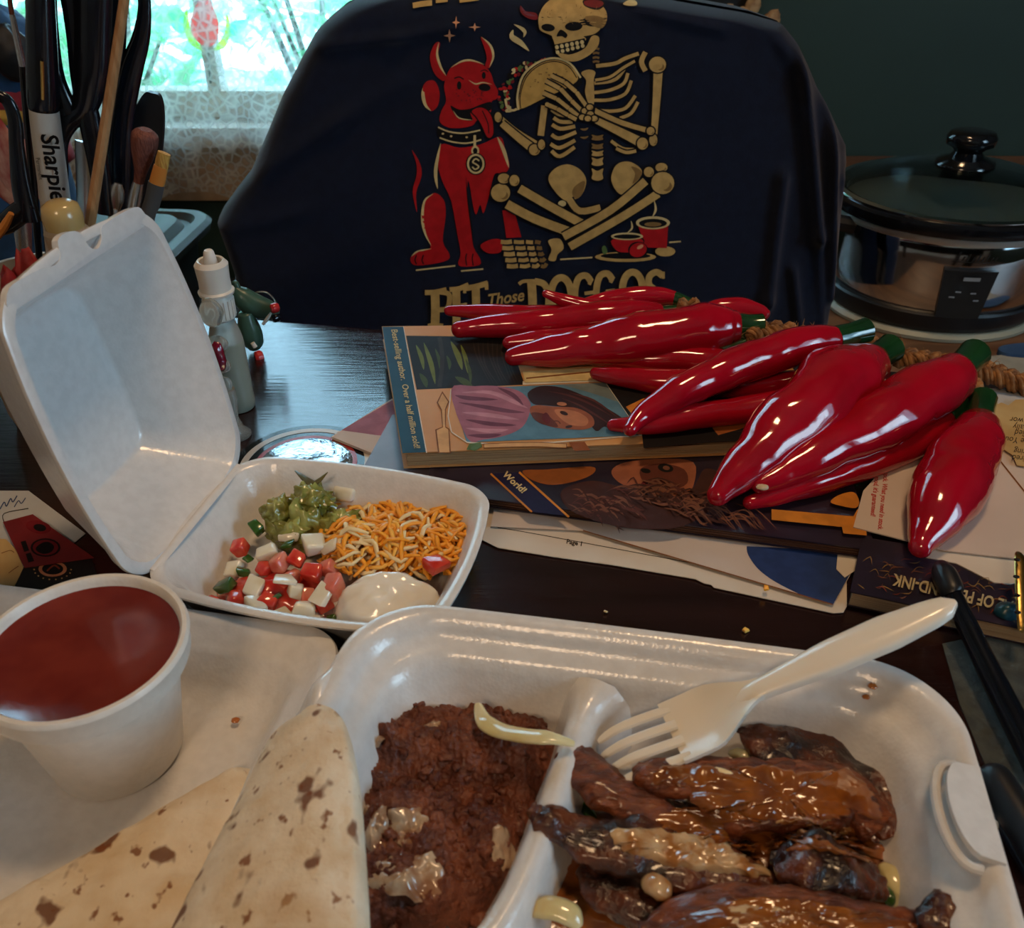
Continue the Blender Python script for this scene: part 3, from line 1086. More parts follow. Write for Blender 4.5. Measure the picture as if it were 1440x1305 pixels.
# ------------------------------------------------------------------ plastic fork
mat('fork_plastic', (0.80, 0.74, 0.64), 0.22, sss=0.15, sssr=(1, .8, .6), spec=0.5, coat=0.2)
T0 = P(842, 1072, 2.3)
T1 = P(1112, 952, 4.75)
dirf = (T1 - T0).normalized()
best = None
for i in range(500):
    q = T0 + dirf * (i * 0.06)
    dd = depth(q)
    if 720 + FPX * q.x / dd >= 1342:
        break
FL = (q - T0).length
lat = Vector((dirf.y, -dirf.x, 0)).normalized()
nrm = lat.cross(dirf).normalized()
if nrm.z < 0:
    nrm = -nrm
MF = frame(T0, dirf, lat, nrm)
fk = root('plastic_fork', T0 - Vector((0, 0, 0.8)), 'white plastic fork resting in the meat and over the box rim', 'fork')
head0, head1 = FL * 0.20, FL * 0.37
for k in range(4):
    y0 = (-1.5 + k) * 0.66
    pth = [Vector((0.05 + 0.12 * abs(k - 1.5), y0 * 0.93, -0.25)), Vector((FL * 0.07, y0 * 0.97, -0.08)), Vector((FL * 0.14, y0, -0.14)), Vector((head0 + .3, y0, -0.3))]
    g = G().tube([MF @ Vector(p) for p in cr(pth, 4)], [0.10, 0.15, 0.17, 0.18, 0.19, 0.19, 0.2, 0.2, 0.2, 0.2, 0.2, 0.2, 0.2], 8, flat=0.6, up=nrm)
    mk('tine', g, M_('fork_plastic'), fk)


def headpt(u, v_):
    x = head0 + (head1 - head0 + 1.2) * u
    hw_ = 1.22 * (1 - sstep(0.35, 1.0, u)) + 0.36 * sstep(0.35, 1.0, u)
    y = (v_ - 0.5) * 2 * hw_
    z = -0.38 + 0.30 * (abs(v_ - 0.5) * 2) ** 2 * (1 - sstep(0.5, 1, u)) + 0.62 * sstep(0.3, 1.0, u)
    return Vector((x, y, z))


g = G()
ring = []
for i in range(15):
    u = i / 14
    a = [headpt(u, j / 10) for j in range(11)]
    b = [p - Vector((0, 0, 0.2)) for p in reversed(a)]
    ring.append([MF @ p for p in a + b])
g.loft(ring)
mk('head', g, M_('fork_plastic'), fk, smooth=60)
ring = []
for i in range(25):
    u = i / 24
    x = head1 - 0.1 + (FL - head1 + 0.1) * u
    hw_ = itp([(0, 0.30), (0.06, 0.37), (0.14, 0.36), (0.45, 0.62), (0.7, 0.66), (0.9, 0.5), (0.97, 0.36), (1.0, 0.1)], u)
    hh = itp([(0, 0.04), (0.08, 0.18), (0.5, 0.24), (0.95, 0.22), (1, 0.1)], u)
    z = 0.08 + 0.1 * math.sin(u * math.pi) - 0.22 * (1 - sstep(0, 0.14, u))
    ring.append([MF @ Vector((x, y * hw_, z + zz * hh)) for y, zz in ((-1, -0.9), (-1, 0.2), (-0.8, 0.75), (-0.3, 0.95), (0.3, 0.95), (0.8, 0.75), (1, 0.2), (1, -0.9), (0.75, -0.6), (-0.75, -0.6))])
g = G().loft(ring)
mk('handle', g, M_('fork_plastic'), fk, smooth=50)
# ================================================================== food in the small box
mat('tomato', (0.55, 0.030, 0.020), 0.12, col2=(0.70, 0.10, 0.06), nscale=120, coat=0.5, sss=0.25, sssr=(1, .2, .1))
mat('tomato_pale', (0.66, 0.16, 0.11), 0.15, col2=(0.72, 0.30, 0.22), nscale=140, coat=0.5, sss=0.25)
mat('onion', (0.72, 0.68, 0.52), 0.18, col2=(0.80, 0.78, 0.68), nscale=70, coat=0.4, sss=0.3, sssr=(1, 1, .7))
mat('onion_cooked', (0.62, 0.53, 0.26), 0.15, col2=(0.70, 0.64, 0.38), nscale=60, coat=0.5, sss=0.3, sssr=(1, .9, .4))
mat('jalapeno', (0.022, 0.075, 0.012), 0.18, col2=(0.05, 0.14, 0.02), nscale=60, coat=0.5)
mat('guacamole', (0.16, 0.17, 0.030), 0.22, col2=(0.34, 0.37, 0.11), nscale=75, ndetail=4, coat=0.4, sss=0.2, bump=0.3, bscale=180)
mat('avocado_skin', (0.09, 0.08, 0.022), 0.3, col2=(0.16, 0.14, 0.04), nscale=60)
mat('sour_cream', (0.86, 0.83, 0.75), 0.16, col2=(0.82, 0.76, 0.65), nscale=30, coat=0.6, sss=0.3, sssr=(1, .9, .7), bump=0.05, bscale=60)
mat('cheddar', (0.90, 0.36, 0.03), 0.38, col2=(0.92, 0.42, 0.05), nscale=60, sss=0.15, sssr=(1, .6, .1))
mat('cheddar_light', (0.92, 0.50, 0.10), 0.38, col2=(0.86, 0.5, 0.11), nscale=60, sss=0.15, sssr=(1, .6, .1))
mat('jack_cheese', (0.84, 0.70, 0.42), 0.38, col2=(0.84, 0.64, 0.32), nscale=60, sss=0.15, sssr=(1, .8, .4))


def lump(c, rx, ry, rz, nz=0.25, sc=1.0, seg=20, seed=0.0, flat_bottom=True, rot=0.0):
    """noisy blob sitting on c"""
    g_ = G()
    rings = []
    for i in range(1, seg):
        th = math.pi * i / seg
        ring = []
        for j in range(seg * 2):
            ph = math.pi * j / seg
            d = Vector((math.sin(th) * math.cos(ph), math.sin(th) * math.sin(ph), -math.cos(th)))
            k = 1 + nz * fbm(d * 1.3 + Vector((seed, seed * 0.7, 0)), sc, 4)
            p = Vector((d.x * rx * k, d.y * ry * k, d.z * rz * k))
            if flat_bottom and p.z < 0:
                p.z *= 0.25
            ring.append(Vector(c) + Matrix.Rotation(rot, 3, 'Z') @ p)
        rings.append(ring)
    return g_.loft(rings)


def dice(c, s_, seed, rot, flat=1.0):
    """rough-cut vegetable cube with rounded, uneven corners"""
    r_ = random.Random(seed)
    bm = bmesh.new()
    bmesh.ops.create_cube(bm, size=1.0)
    for v in bm.verts:
        v.co = Vector((v.co.x * s_ * r_.uniform(.65, 1.35), v.co.y * s_ * r_.uniform(.55, 1.15), v.co.z * s_ * flat * r_.uniform(.6, 1.15)))
    bmesh.ops.bevel(bm, geom=bm.edges[:], offset=s_ * 0.14 * min(1, flat * 1.4), segments=2, affect='EDGES', profile=0.5)
    g_ = G()
    Mx = Matrix.Translation(Vector(c)) @ rot.to_4x4()
    bm.verts.index_update()
    g_.add([Mx @ v.co for v in bm.verts], [tuple(v.index for v in f.verts) for f in bm.faces])
    bm.free()
    return g_


def rr3(r_, tilt=0.6):
    return Matrix.Rotation(r_.uniform(0, 6.28), 3, 'Z') @ Matrix.Rotation(r_.uniform(-tilt, tilt), 3, 'X') @ Matrix.Rotation(r_.uniform(-tilt, tilt), 3, 'Y')


# guacamole scoop
gu = root('guacamole', P(428, 735, 0.45), 'glossy green guacamole scoop at the back of the small box', 'guacamole')
g = lump(P(430, 752, 0.5), 1.75, 1.25, 2.3, 0.38, 1.5, 30, 2.0)
g.merge(lump(P(438, 704, 2.3), 1.0, 0.75, 0.75, 0.5, 2.0, 20, 5.0, False))
g.merge(lump(P(392, 722, 1.9), 0.75, 0.6, 0.8, 0.5, 2.0, 16, 9.0, False))
g.merge(lump(P(480, 738, 1.6), 0.95, 0.6, 0.7, 0.5, 2.0, 16, 12.0, False))
g.merge(lump(P(410, 752, 1.4), 0.9, 0.6, 0.7, 0.5, 2.0, 16, 15.0, False))
mk('scoop', g, M_('guacamole'), gu, smooth=80)
g = G().tube([P(415, 662, 3.0), P(427, 672, 3.0), P(440, 682, 2.8), P(452, 673, 3.2), P(461, 664, 3.4)], [0.04, .16, .3, .16, 0.03], 8, flat=0.45)
mk('peak', g, M_('avocado_skin'), gu)

# sour cream
g = lump(P(550, 868, 0.45), 2.35, 1.45, 2.1, 0.16, 1.1, 30, 4.2)
mk('sour_cream', g, M_('sour_cream'), label='smooth white dollop of sour cream in front of the shredded cheese', cat='sour cream', smooth=120)

# pico de gallo, piece by piece: px, py, z, size, material
PICO = [
    (338, 770, 1.3, .62, 'tomato', 1), (393, 792, 1.6, .72, 'tomato_pale', 1), (418, 785, 1.7, .7, 'tomato', .8), (440, 806, 1.5, .8, 'tomato', 1), (470, 828, 1.7, .85, 'tomato_pale', 1.1), (378, 847, 1.0, .66, 'tomato', 1),
    (330, 842, .9, .7, 'tomato', .8), (298, 848, .75, .72, 'tomato', .6), (372, 800, 1.2, .6, 'tomato', 1), (410, 812, 1.3, .66, 'tomato_pale', 1), (462, 800, 1.4, .7, 'tomato_pale', 1), (455, 848, 1.0, .7, 'tomato', 1), (395, 822, 1.1, .6, 'tomato', 1), (612, 793, 2.3, .95, 'tomato', .5), (352, 828, 1.0, .6, 'tomato', .9), (430, 838, 1.0, .6, 'tomato_pale', 1),
    (374, 779, 1.6, .85, 'onion', .8), (442, 766, 1.9, .95, 'onion', .7), (405, 752, 1.6, .9, 'onion', .4), (357, 826, 1.45, .9, 'onion', .3), (360, 850, 1.1, .8, 'onion', .7), (428, 856, 1.15, .85, 'onion', .8), (400, 815, 1.9, .75, 'onion', .3), (398, 865, .85, .7, 'onion', .5), (452, 835, 1.75, .8, 'onion', .25), (330, 800, .9, .8, 'onion', .5), (470, 766, 1.8, .9, 'onion', .6), (416, 830, 1.35, .6, 'onion', .9), (488, 694, 1.9, .95, 'onion', .8), (440, 868, .8, .6, 'onion', .6), (345, 865, .6, .6, 'onion', .6),
    (315, 825, 1.1, .8, 'jalapeno', .7), (343, 805, 1.15, .6, 'jalapeno', .6), (360, 742, 1.6, .6, 'jalapeno', .8), (405, 765, 1.9, .45, 'jalapeno', .4), (388, 838, 1.2, .4, 'jalapeno', .5), (349, 786, 1.4, .4, 'jalapeno', .3), (465, 872, .7, .4, 'jalapeno', .5)]
NM = {'tomato': 'tomato_dice', 'tomato_pale': 'tomato_dice', 'onion': 'onion_dice', 'jalapeno': 'pepper_dice'}
SAY = {'tomato': ('small diced red tomato piece in the fresh salsa of the small box', 'tomato'), 'tomato_pale': ('small diced red tomato piece in the fresh salsa of the small box', 'tomato'),
       'onion': ('small diced white onion piece in the fresh salsa of the small box', 'onion'), 'jalapeno': ('small dark green chopped pepper piece in the fresh salsa', 'pepper piece')}
ORD = ['leftmost', 'second', 'third', 'fourth', 'fifth', 'sixth', 'seventh', 'eighth', 'ninth', 'tenth', 'eleventh', 'twelfth', 'thirteenth', 'fourteenth', 'fifteenth', 'sixteenth']
RANK = {}
for kind_ in ('tomato', 'onion', 'pepper'):
    for q, (x, y) in enumerate(sorted((a[0], a[1]) for a in PICO if NM[a[4]].startswith(kind_) and (a[0], a[1]) not in ((612, 793), (488, 694)))):
        RANK[(x, y)] = ORD[q] + ('' if q == 0 else ' from the left')
WHAT = {'tomato': 'red tomato piece', 'tomato_pale': 'red tomato piece', 'onion': 'white onion piece', 'jalapeno': 'dark green pepper piece'}
r_ = random.Random(4)
for i, (px, py, z, s_, m, fl) in enumerate(PICO):
    lb, ct = SAY[m]
    if (px, py) in RANK:
        rk = RANK[(px, py)]
        lb = 'leftmost %s in the fresh salsa of the small box' % WHAT[m] if rk == 'leftmost' else '%s in the fresh salsa, %s of its kind' % (WHAT[m], rk)
    if (px, py) == (612, 793):
        lb = 'red tomato wedge lying on the shredded cheese'
    if (px, py) == (488, 694):
        lb = 'translucent onion piece behind the guacamole'
    mk(NM[m], dice(P(px, py, z * 0.8 + 0.35), s_ * 1.05, i, rr3(r_, 0.5), fl), M_(m), label=lb, cat=ct, smooth=50, group=NM[m].replace('_dice', ' pieces in the fresh salsa'))
# loose pieces underneath that fill the heap
g = lump(P(385, 842, 0.42), 2.2, 1.3, 0.95, 0.3, 1.6, 22, 7.7)
mk('salsa_juice', g, M_('tomato'), label='wet chopped salsa heap under the diced vegetables', cat='salsa', smooth=80)

# shredded cheese
CH_POLY = [(452, 742), (470, 712), (520, 702), (565, 693), (618, 697), (660, 709), (669, 740), (658, 778), (634, 806), (610, 800), (560, 800), (510, 800), (475, 795), (456, 770)]


def inpoly(x, y, poly):
    c = False
    for (x0, y0), (x1, y1) in zip(poly, poly[1:] + poly[:1]):
        if (y0 > y) != (y1 > y) and x < (x1 - x0) * (y - y0) / (y1 - y0) + x0:
            c = not c
    return c


def polyd(x, y, poly):
    best_ = 1e9
    for (x0, y0), (x1, y1) in zip(poly, poly[1:] + poly[:1]):
        t = max(0, min(1, ((x - x0) * (x1 - x0) + (y - y0) * (y1 - y0)) / ((x1 - x0) ** 2 + (y1 - y0) ** 2)))
        best_ = min(best_, math.hypot(x0 + t * (x1 - x0) - x, y0 + t * (y1 - y0) - y))
    return best_


def shred_g(seed):
    r2 = random.Random(seed)
    L_ = r2.uniform(0.8, 1.75)
    b_ = r2.uniform(-0.5, 0.5) + (0.4 if seed % 3 == 0 else 0)
    pts = [Vector((L_ * (t - .5), b_ * math.sin(t * math.pi) * 0.7 + 0.1 * math.sin(t * 5 + seed), 0.28 * math.sin(t * math.pi) * r2.uniform(.4, 1.2))) for t in (0, .2, .4, .6, .8, 1)]
    return G().tube(pts, [.07, .105, .115, .115, .105, .07], 6, flat=0.7)


SHRED = []
for k in range(10):
    me = mesh('shred', shred_g(k), M_(('cheddar', 'cheddar_light', 'cheddar', 'jack_cheese', 'cheddar_light', 'cheddar', 'jack_cheese', 'cheddar', 'cheddar_light', 'cheddar')[k]), Vector((0, 0, 0)), 70)
    SHRED.append((me, k))


def cheese_z(px, py):
    d = polyd(px, py, CH_POLY)
    base = 0.85 + 1.15 * (1 - math.exp(-d / 20.0)) + 0.25 * noise.noise(Vector((px / 30, py / 30, 1)))
    return base


r2 = random.Random(21)
cnt = 0
while cnt < 290:
    px, py = r2.uniform(450, 686), r2.uniform(688, 812)
    if not inpoly(px, py, CH_POLY) or (px > 600 and polyd(px, py, CH_POLY) < 9):
        continue
    me, k = SHRED[r2.randrange(10)]
    if k in (3, 6) and px > 600 and r2.random() < 0.5:
        me, k = SHRED[0]
    z = cheese_z(px, py) + 0.1 + r2.uniform(0, 0.22)
    o = bpy.data.objects.new('cheese_shred', me)
    COL.objects.link(o)
    o.location = P(px, py + 6, z) * S
    o.rotation_euler = (r2.uniform(-.6, .6), r2.uniform(-.45, .45), r2.uniform(0, 6.28))
    white = k in (3, 6)
    tags(o, 'thin pale white cheese shred in the cheese pile of the small box' if white else 'thin orange cheddar shred in the cheese pile of the small box', 'cheese', 'pale cheese shreds' if white else 'orange cheese shreds')
    cnt += 1
g = G()
tmp = [(shred_g(k), k) for k in range(10)]
cnt = 0
while cnt < 420:
    px, py = r2.uniform(450, 686), r2.uniform(688, 812)
    if not inpoly(px, py, CH_POLY) or (px > 600 and polyd(px, py, CH_POLY) < 14):
        continue
    z = cheese_z(px, py) * r2.uniform(0.6, 1.0)
    Mx = Matrix.Translation(P(px, py + 6, z)) @ rr3(r2, .5).to_4x4()
    g.merge(tmp[r2.randrange(10)][0], Mx, r2.choice((0, 0, 1, 2)))
    cnt += 1
ids = {}
for j in range(31):
    for i in range(51):
        px, py = 448 + 5 * i, 686 + 4.5 * j
        if inpoly(px, py, CH_POLY):
            ids[(i, j)] = len(g.v)
            g.v.append(P(px, py + 6, cheese_z(px, py) - 0.12))
for (i, j), a in ids.items():
    if (i + 1, j) in ids and (i, j + 1) in ids and (i + 1, j + 1) in ids:
        g.f.append((a, ids[(i + 1, j)], ids[(i + 1, j + 1)], ids[(i, j + 1)]))
        g.m.append(0)
mk('cheese_heap', g, [M_('cheddar'), M_('cheddar_light'), M_('jack_cheese')], label='orange shredded cheese heaped beneath the top shreds', cat='cheese', kind='stuff', smooth=70, fix=False)

# ================================================================== food in the large box
mat('refried_beans', (0.095, 0.022, 0.009), 0.5, col2=(0.20, 0.058, 0.026), nscale=90, ndetail=8, bump=1.0, bscale=420, spec=0.45, coat=0.15, coat_rough=0.25)
mat('melted_cheese', (0.50, 0.37, 0.25), 0.13, col2=(0.30, 0.15, 0.08), nscale=130, ndetail=5, coat=0.8, bump=0.3, bscale=200)
mat('meat', (0.085, 0.020, 0.008), 0.34, col2=(0.22, 0.058, 0.018), nscale=110, ndetail=8, bump=1.0, bscale=300, coat=0.3, coat_rough=0.15, stretch=(1, 2.6, 1))
mat('charred_meat', (0.016, 0.007, 0.006), 0.26, col2=(0.13, 0.034, 0.012), nscale=80, ndetail=7, bump=1.0, bscale=260, coat=0.4, coat_rough=0.14)
mat('gravy', (0.30, 0.095, 0.016), 0.16, col2=(0.16, 0.045, 0.010), nscale=90, ndetail=6, coat=0.8, sss=0.15, sssr=(1, .5, .2), bump=0.3, bscale=90)
mat('queso', (0.58, 0.40, 0.22), 0.16, col2=(0.34, 0.13, 0.03), nscale=110, ndetail=4, coat=0.7, sss=0.2, sssr=(1, .7, .3), bump=0.3, bscale=110)

BEAN = [(498, 1020), (520, 992), (560, 972), (620, 974), (668, 966), (712, 972), (755, 992), (790, 1022), (786, 1070), (768, 1120), (748, 1170), (718, 1225), (680, 1275), (600, 1300), (510, 1310), (470, 1250), (470, 1100)]


def bean_z(px, py):
    d = polyd(px, py, BEAN)
    w0 = P(px, py, 1.6)
    q = Vector((w0.x * 0.95, w0.y * 0.95, 2.0))
    z = 0.62 + 1.5 * (1 - math.exp(-d / 20.0))
    z += (0.42 * noise.noise(q) + 0.26 * noise.noise(q * 2.3) + 0.20 * abs(noise.noise(q * 4.0)) + 0.09 * noise.noise(q * 8) + 0.035 * noise.noise(q * 17)) * min(1, d / 12)
    z += 0.55 * math.exp(-((py - 1035 - 0.22 * (px - 520)) / 26.0) ** 2) - 0.55 * math.exp(-((py - 1100 - 0.12 * (px - 640)) / 42.0) ** 2) * sstep(520, 600, px)
    return z


nx, ny = 170, 180
g = G()
ids = {}
for j in range(ny + 1):
    for i in range(nx + 1):
        px, py = 465 + 330 * i / nx, 960 + 352 * j / ny
        if inpoly(px + 9 * noise.noise(Vector((px / 13, py / 13, 0))), py + 9 * noise.noise(Vector((px / 13, py / 13, 7))), BEAN):
            ids[(i, j)] = len(g.v)
            z = bean_z(px, py)
            q = P(px, py, 1.6)
            g.v.append(Vector((q.x, q.y, z)))
for (i, j), a in ids.items():
    if (i + 1, j) in ids and (i, j + 1) in ids and (i + 1, j + 1) in ids:
        g.f.append((a, ids[(i + 1, j)], ids[(i + 1, j + 1)], ids[(i, j + 1)]))
        g.m.append(0)
rb_ = random.Random(6)
for k in range(150):
    px, py = rb_.uniform(490, 785), rb_.uniform(970, 1300)
    if inpoly(px, py, BEAN) and polyd(px, py, BEAN) > 6:
        w0 = P(px, py, 1.6)
        s_ = rb_.uniform(0.10, 0.26)
        g.merge(lump((w0.x, w0.y, bean_z(px, py) - s_ * 0.25), s_ * rb_.uniform(.8, 1.6), s_, s_ * 0.75, .5, 2.0, 7, k, False, rb_.uniform(0, 3)))
beans = mk('refried_beans', g, M_('refried_beans'), label='dark brown lumpy refried beans in the middle compartment', cat='beans', smooth=180, fix=False)


def patch(pts, zf, th, name, m, parent=None, nsub=7, seed=0, **kw):
    """soft melted patch: outline in px, follows the height zf(px, py) and is th thick in the middle"""
    pl_ = [(x + 7 * noise.noise(Vector((x / 14, y / 14, seed + 5))), y + 6 * noise.noise(Vector((x / 14, y / 14, seed + 9)))) for x, y in cr(pts, 9, True)]
    cx, cy = sum(p[0] for p in pl_) / len(pl_), sum(p[1] for p in pl_) / len(pl_)
    rings = []
    for k in range(nsub + 1):
        f = 1 - k / (nsub + 0.4)
        ring = []
        for x, y in pl_:
            xx, yy = cx + (x - cx) * f, cy + (y - cy) * f
            z = zf(xx, yy)
            z += -0.05 + th * math.sqrt(max(0, 1 - f * f)) * (1 + 0.5 * noise.noise(Vector((xx / 16, yy / 16, seed))))
            q = P(xx, yy, zf(cx, cy))
            ring.append(Vector((q.x, q.y, z)))
        rings.append(ring)
    g_ = G().loft(rings, False, True)
    return mk(name, g_, m, parent, smooth=180, **kw)


bz = lambda x, y: bean_z(x, y)
for q, (pts, lb) in enumerate((
        ([(512, 1120), (535, 1125), (545, 1150), (540, 1190), (520, 1200), (506, 1160)], 'melted cheese spot at the edge of the beans, beside the rolled tortilla'),
        ([(520, 1205), (560, 1195), (610, 1205), (625, 1235), (600, 1258), (545, 1250), (515, 1230)], 'broad glossy melted cheese pool on the near end of the beans'),
        ([(500, 1030), (520, 1022), (540, 1035), (525, 1055), (500, 1060)], 'small melted cheese bit at the back left of the beans'),
        ([(588, 1000), (640, 1008), (655, 1025), (600, 1035), (575, 1022)], 'thin melted cheese smear at the back of the beans'),
        ([(548, 1150), (590, 1142), (602, 1165), (590, 1190), (555, 1185)], 'round melted cheese spot in the middle of the beans'),
        ([(695, 1175), (715, 1170), (722, 1195), (705, 1215), (690, 1200)], 'melted cheese fleck beside the foam divider'))):
    patch(pts, bz, 0.13, 'melted_cheese', M_('melted_cheese'), label=lb, cat='melted cheese', group='melted cheese on the beans', seed=q)


from mathutils.bvhtree import BVHTree
MEATG = G()
# grilled meat strips: px, py, z centre, half width px, half thickness cm
def strip(pts, name, label, m, seed, fl=0.5, amp=0.30, **kw):
    pp = cr(pts, 9)
    rings = []
    n = 30
    cs = [P(a, b, c) for a, b, c, d, e in pp]
    for i, (a, b, c, d, e) in enumerate(pp):
        p = cs[i]
        t = (cs[min(i + 1, len(cs) - 1)] - cs[max(i - 1, 0)]).normalized()
        la_ = Vector((t.y, -t.x, 0)).normalized()
        up = la_.cross(t)
        if up.z < 0:
            up = -up
        hw_ = d * cmpx(p)
        ring = []
        for j in range(n):
            an = 2 * math.pi * j / n
            cx, sz = math.cos(an), math.sin(an)
            x = math.copysign(abs(cx) ** 0.75, cx) * hw_
            z = math.copysign(abs(sz) ** 0.8, sz) * e * 0.78
            q = p + la_ * x + up * z
            k = fbm(q + Vector((seed * 3.1, 0, 0)), 0.9, 4)
            gr = 0.5 * noise.noise(Vector((x * 3.5, i * 0.12, seed))) + 0.35 * noise.noise(Vector((x * 7, i * 0.3, seed + 4)))
            q += (la_ * cx * (1.0 + 0.8 * noise.noise(Vector((i * 0.35, seed, cx)))) + up * sz) * (amp * (0.8 * k + 0.8 * gr))
            ring.append(q)
        rings.append(ring)
    g_ = G().loft(rings)
    MEATG.merge(g_)
    return mk(name, g_, m, label=label, cat='meat', group='grilled meat strips', smooth=180, **kw)


# base of sauce and vegetables under the meat
MEATP = [(795, 1130), (880, 1120), (1000, 1060), (1100, 1060), (1220, 1110), (1270, 1200), (1290, 1290), (1380, 1320), (760, 1320), (770, 1210)]
meat_floor = lambda x, y: 0.66
patch(MEATP, meat_floor, 0.75, 'pan_sauce', M_('gravy'), label='orange-brown pan sauce pooled under the grilled meat', cat='sauce', nsub=14, seed=3)
strip([(1036, 1026, 2.6, 8, .15), (1052, 1034, 2.5, 22, .4), (1095, 1058, 2.2, 40, .55), (1150, 1072, 1.9, 48, .6), (1205, 1105, 1.7, 44, .6), (1240, 1150, 1.6, 30, .5), (1252, 1180, 1.4, 12, .3)], 'meat_strip', 'dark-edged grilled meat strip at the back right of the box, curving to the wall', M_('charred_meat'), 1)
strip([(796, 1056, 2.6, 10, .25), (808, 1072, 2.6, 27, .42), (850, 1108, 2.4, 32, .5), (910, 1142, 2.1, 33, .5), (985, 1168, 1.8, 30, .45), (1040, 1180, 1.6, 15, .3)], 'meat_strip', 'reddish-brown grilled meat strip under the fork tines, end raised on the divider', M_('meat'), 2)
strip([(895, 1080, 2.5, 8, .2), (915, 1088, 2.6, 26, .4), (985, 1098, 2.7, 38, .5), (1060, 1100, 2.7, 34, .45), (1120, 1095, 2.5, 20, .3)], 'meat_strip', 'saucy grilled meat strip just below the fork head', M_('meat'), 3)
strip([(1000, 1160, 2.0, 10, .3), (1060, 1135, 2.3, 45, .5), (1130, 1115, 2.5, 55, .5), (1195, 1125, 2.2, 50, .5), (1235, 1165, 1.8, 30, .4)], 'meat_strip', 'wide sauce-covered grilled meat slice in the middle of the meat pile', M_('meat'), 4)
strip([(748, 1136, 3.1, 8, .2), (765, 1150, 3.0, 22, .35), (815, 1172, 2.6, 30, .5), (880, 1192, 2.3, 42, .6), (970, 1215, 2.2, 45, .6), (1050, 1232, 2.1, 30, .4), (1090, 1240, 2.0, 10, .2)], 'meat_strip', 'long charred-tip meat strip resting over the foam divider', M_('charred_meat'), 5)
strip([(1085, 1205, 2.3, 12, .3), (1110, 1212, 2.5, 35, .5), (1165, 1222, 2.5, 44, .65), (1215, 1235, 2.1, 36, .55), (1240, 1250, 1.7, 14, .3)], 'meat_strip', 'shiny black-charred meat piece near the right wall of the box', M_('charred_meat'), 6)
strip([(825, 1215, 1.5, 10, .3), (850, 1245, 1.6, 38, .55), (920, 1268, 1.6, 45, .55), (1000, 1290, 1.5, 40, .5), (1060, 1300, 1.4, 20, .3)], 'meat_strip', 'deep reddish meat strip low in the pile at the bottom edge', M_('charred_meat'), 7)
strip([(905, 1320, 2.2, 18, .4), (960, 1298, 2.4, 36, .5), (1050, 1290, 2.6, 46, .6), (1150, 1300, 2.6, 46, .6), (1250, 1308, 2.4, 38, .5), (1320, 1305, 2.2, 20, .35)], 'meat_strip', 'sauce-glazed meat strip along the bottom edge of the picture', M_('meat'), 8)
strip([(1290, 1302, 2.6, 14, .3), (1320, 1296, 2.8, 36, .6), (1360, 1305, 2.7, 40, .6), (1400, 1322, 2.5, 26, .5)], 'meat_strip', 'dark rounded meat chunk in the bottom right corner of the box', M_('charred_meat'), 9)

# sauce over the meat
BV = BVHTree.FromPolygons([tuple(v) for v in MEATG.v], MEATG.f)


def drape(px, py):
    best_, q = 0.0, None
    z = 2.4
    for it in range(3):
        q = P(px, py, z)
        zs = []
        for dx, dy in ((0, 0), (.25, 0), (-.25, 0), (0, .25), (0, -.25)):
            h = BV.ray_cast(Vector((q.x + dx, q.y + dy, 9)), Vector((0, 0, -1)))
            zs.append(h[0].z if h[0] else 1.1)
        z = 0.4 * zs[0] + 0.15 * sum(zs[1:])
    return z


def coat(pts, th, name, m, seed, **kw):
    pl_ = [(x + 9 * noise.noise(Vector((x / 12, y / 12, seed + 5))), y + 7 * noise.noise(Vector((x / 12, y / 12, seed + 9)))) for x, y in cr(pts, 10, True)]
    cx, cy = sum(p[0] for p in pl_) / len(pl_), sum(p[1] for p in pl_) / len(pl_)
    rings = []
    for k in range(15):
        f = 1 - k / 14.4
        ring = []
        for x, y in pl_:
            xx, yy = cx + (x - cx) * f, cy + (y - cy) * f
            z = drape(xx, yy)
            t = th * min(1.0, math.sqrt(max(0, 1 - f * f)) * 1.6) * (1 + 0.7 * noise.noise(Vector((xx / 13, yy / 13, seed)))) - 0.05
            q = P(xx, yy, z)
            ring.append(Vector((q.x, q.y, z + t)))
        rings.append(ring)
    return mk(name, G().loft(rings, False, True), m, smooth=180, **kw)


SC = [
    ([(1000, 1085), (1060, 1072), (1130, 1085), (1190, 1080), (1235, 1120), (1245, 1175), (1190, 1190), (1120, 1160), (1050, 1150), (985, 1140), (970, 1110)], 2.75, .25, 'gravy', 'large orange-brown gravy coat on the middle meat slice'),
    ([(930, 1140), (1000, 1135), (1080, 1160), (1180, 1180), (1250, 1190), (1240, 1215), (1150, 1195), (1080, 1200), (1000, 1190), (930, 1165)], 2.35, .3, 'gravy', 'band of gravy running between the upper and lower meat strips'),
    ([(870, 1165), (940, 1170), (1010, 1182), (1060, 1205), (1085, 1232), (1040, 1232), (970, 1222), (900, 1205), (862, 1185)], 2.75, .35, 'queso', 'pale cheese sauce on the long strip that rests over the divider'),
    ([(920, 1082), (970, 1072), (1030, 1085), (1020, 1105), (960, 1108), (925, 1100)], 3.05, .22, 'gravy', 'small gravy patch on the strip below the fork head'),
    ([(960, 1290), (1040, 1262), (1140, 1268), (1230, 1285), (1290, 1300), (1240, 1325), (1080, 1325), (970, 1318)], 3.1, .3, 'gravy', 'gravy glaze on the bottom meat strip'),
    ([(1000, 1280), (1060, 1272), (1130, 1285), (1110, 1305), (1030, 1310)], 3.3, .25, 'queso', 'pale cheese sauce patch on the bottom meat strip'),
    ([(1105, 1150), (1160, 1155), (1215, 1165), (1220, 1185), (1150, 1182), (1100, 1170)], 2.85, .2, 'queso', 'pale bubbly cheese sauce on the right side of the meat')]
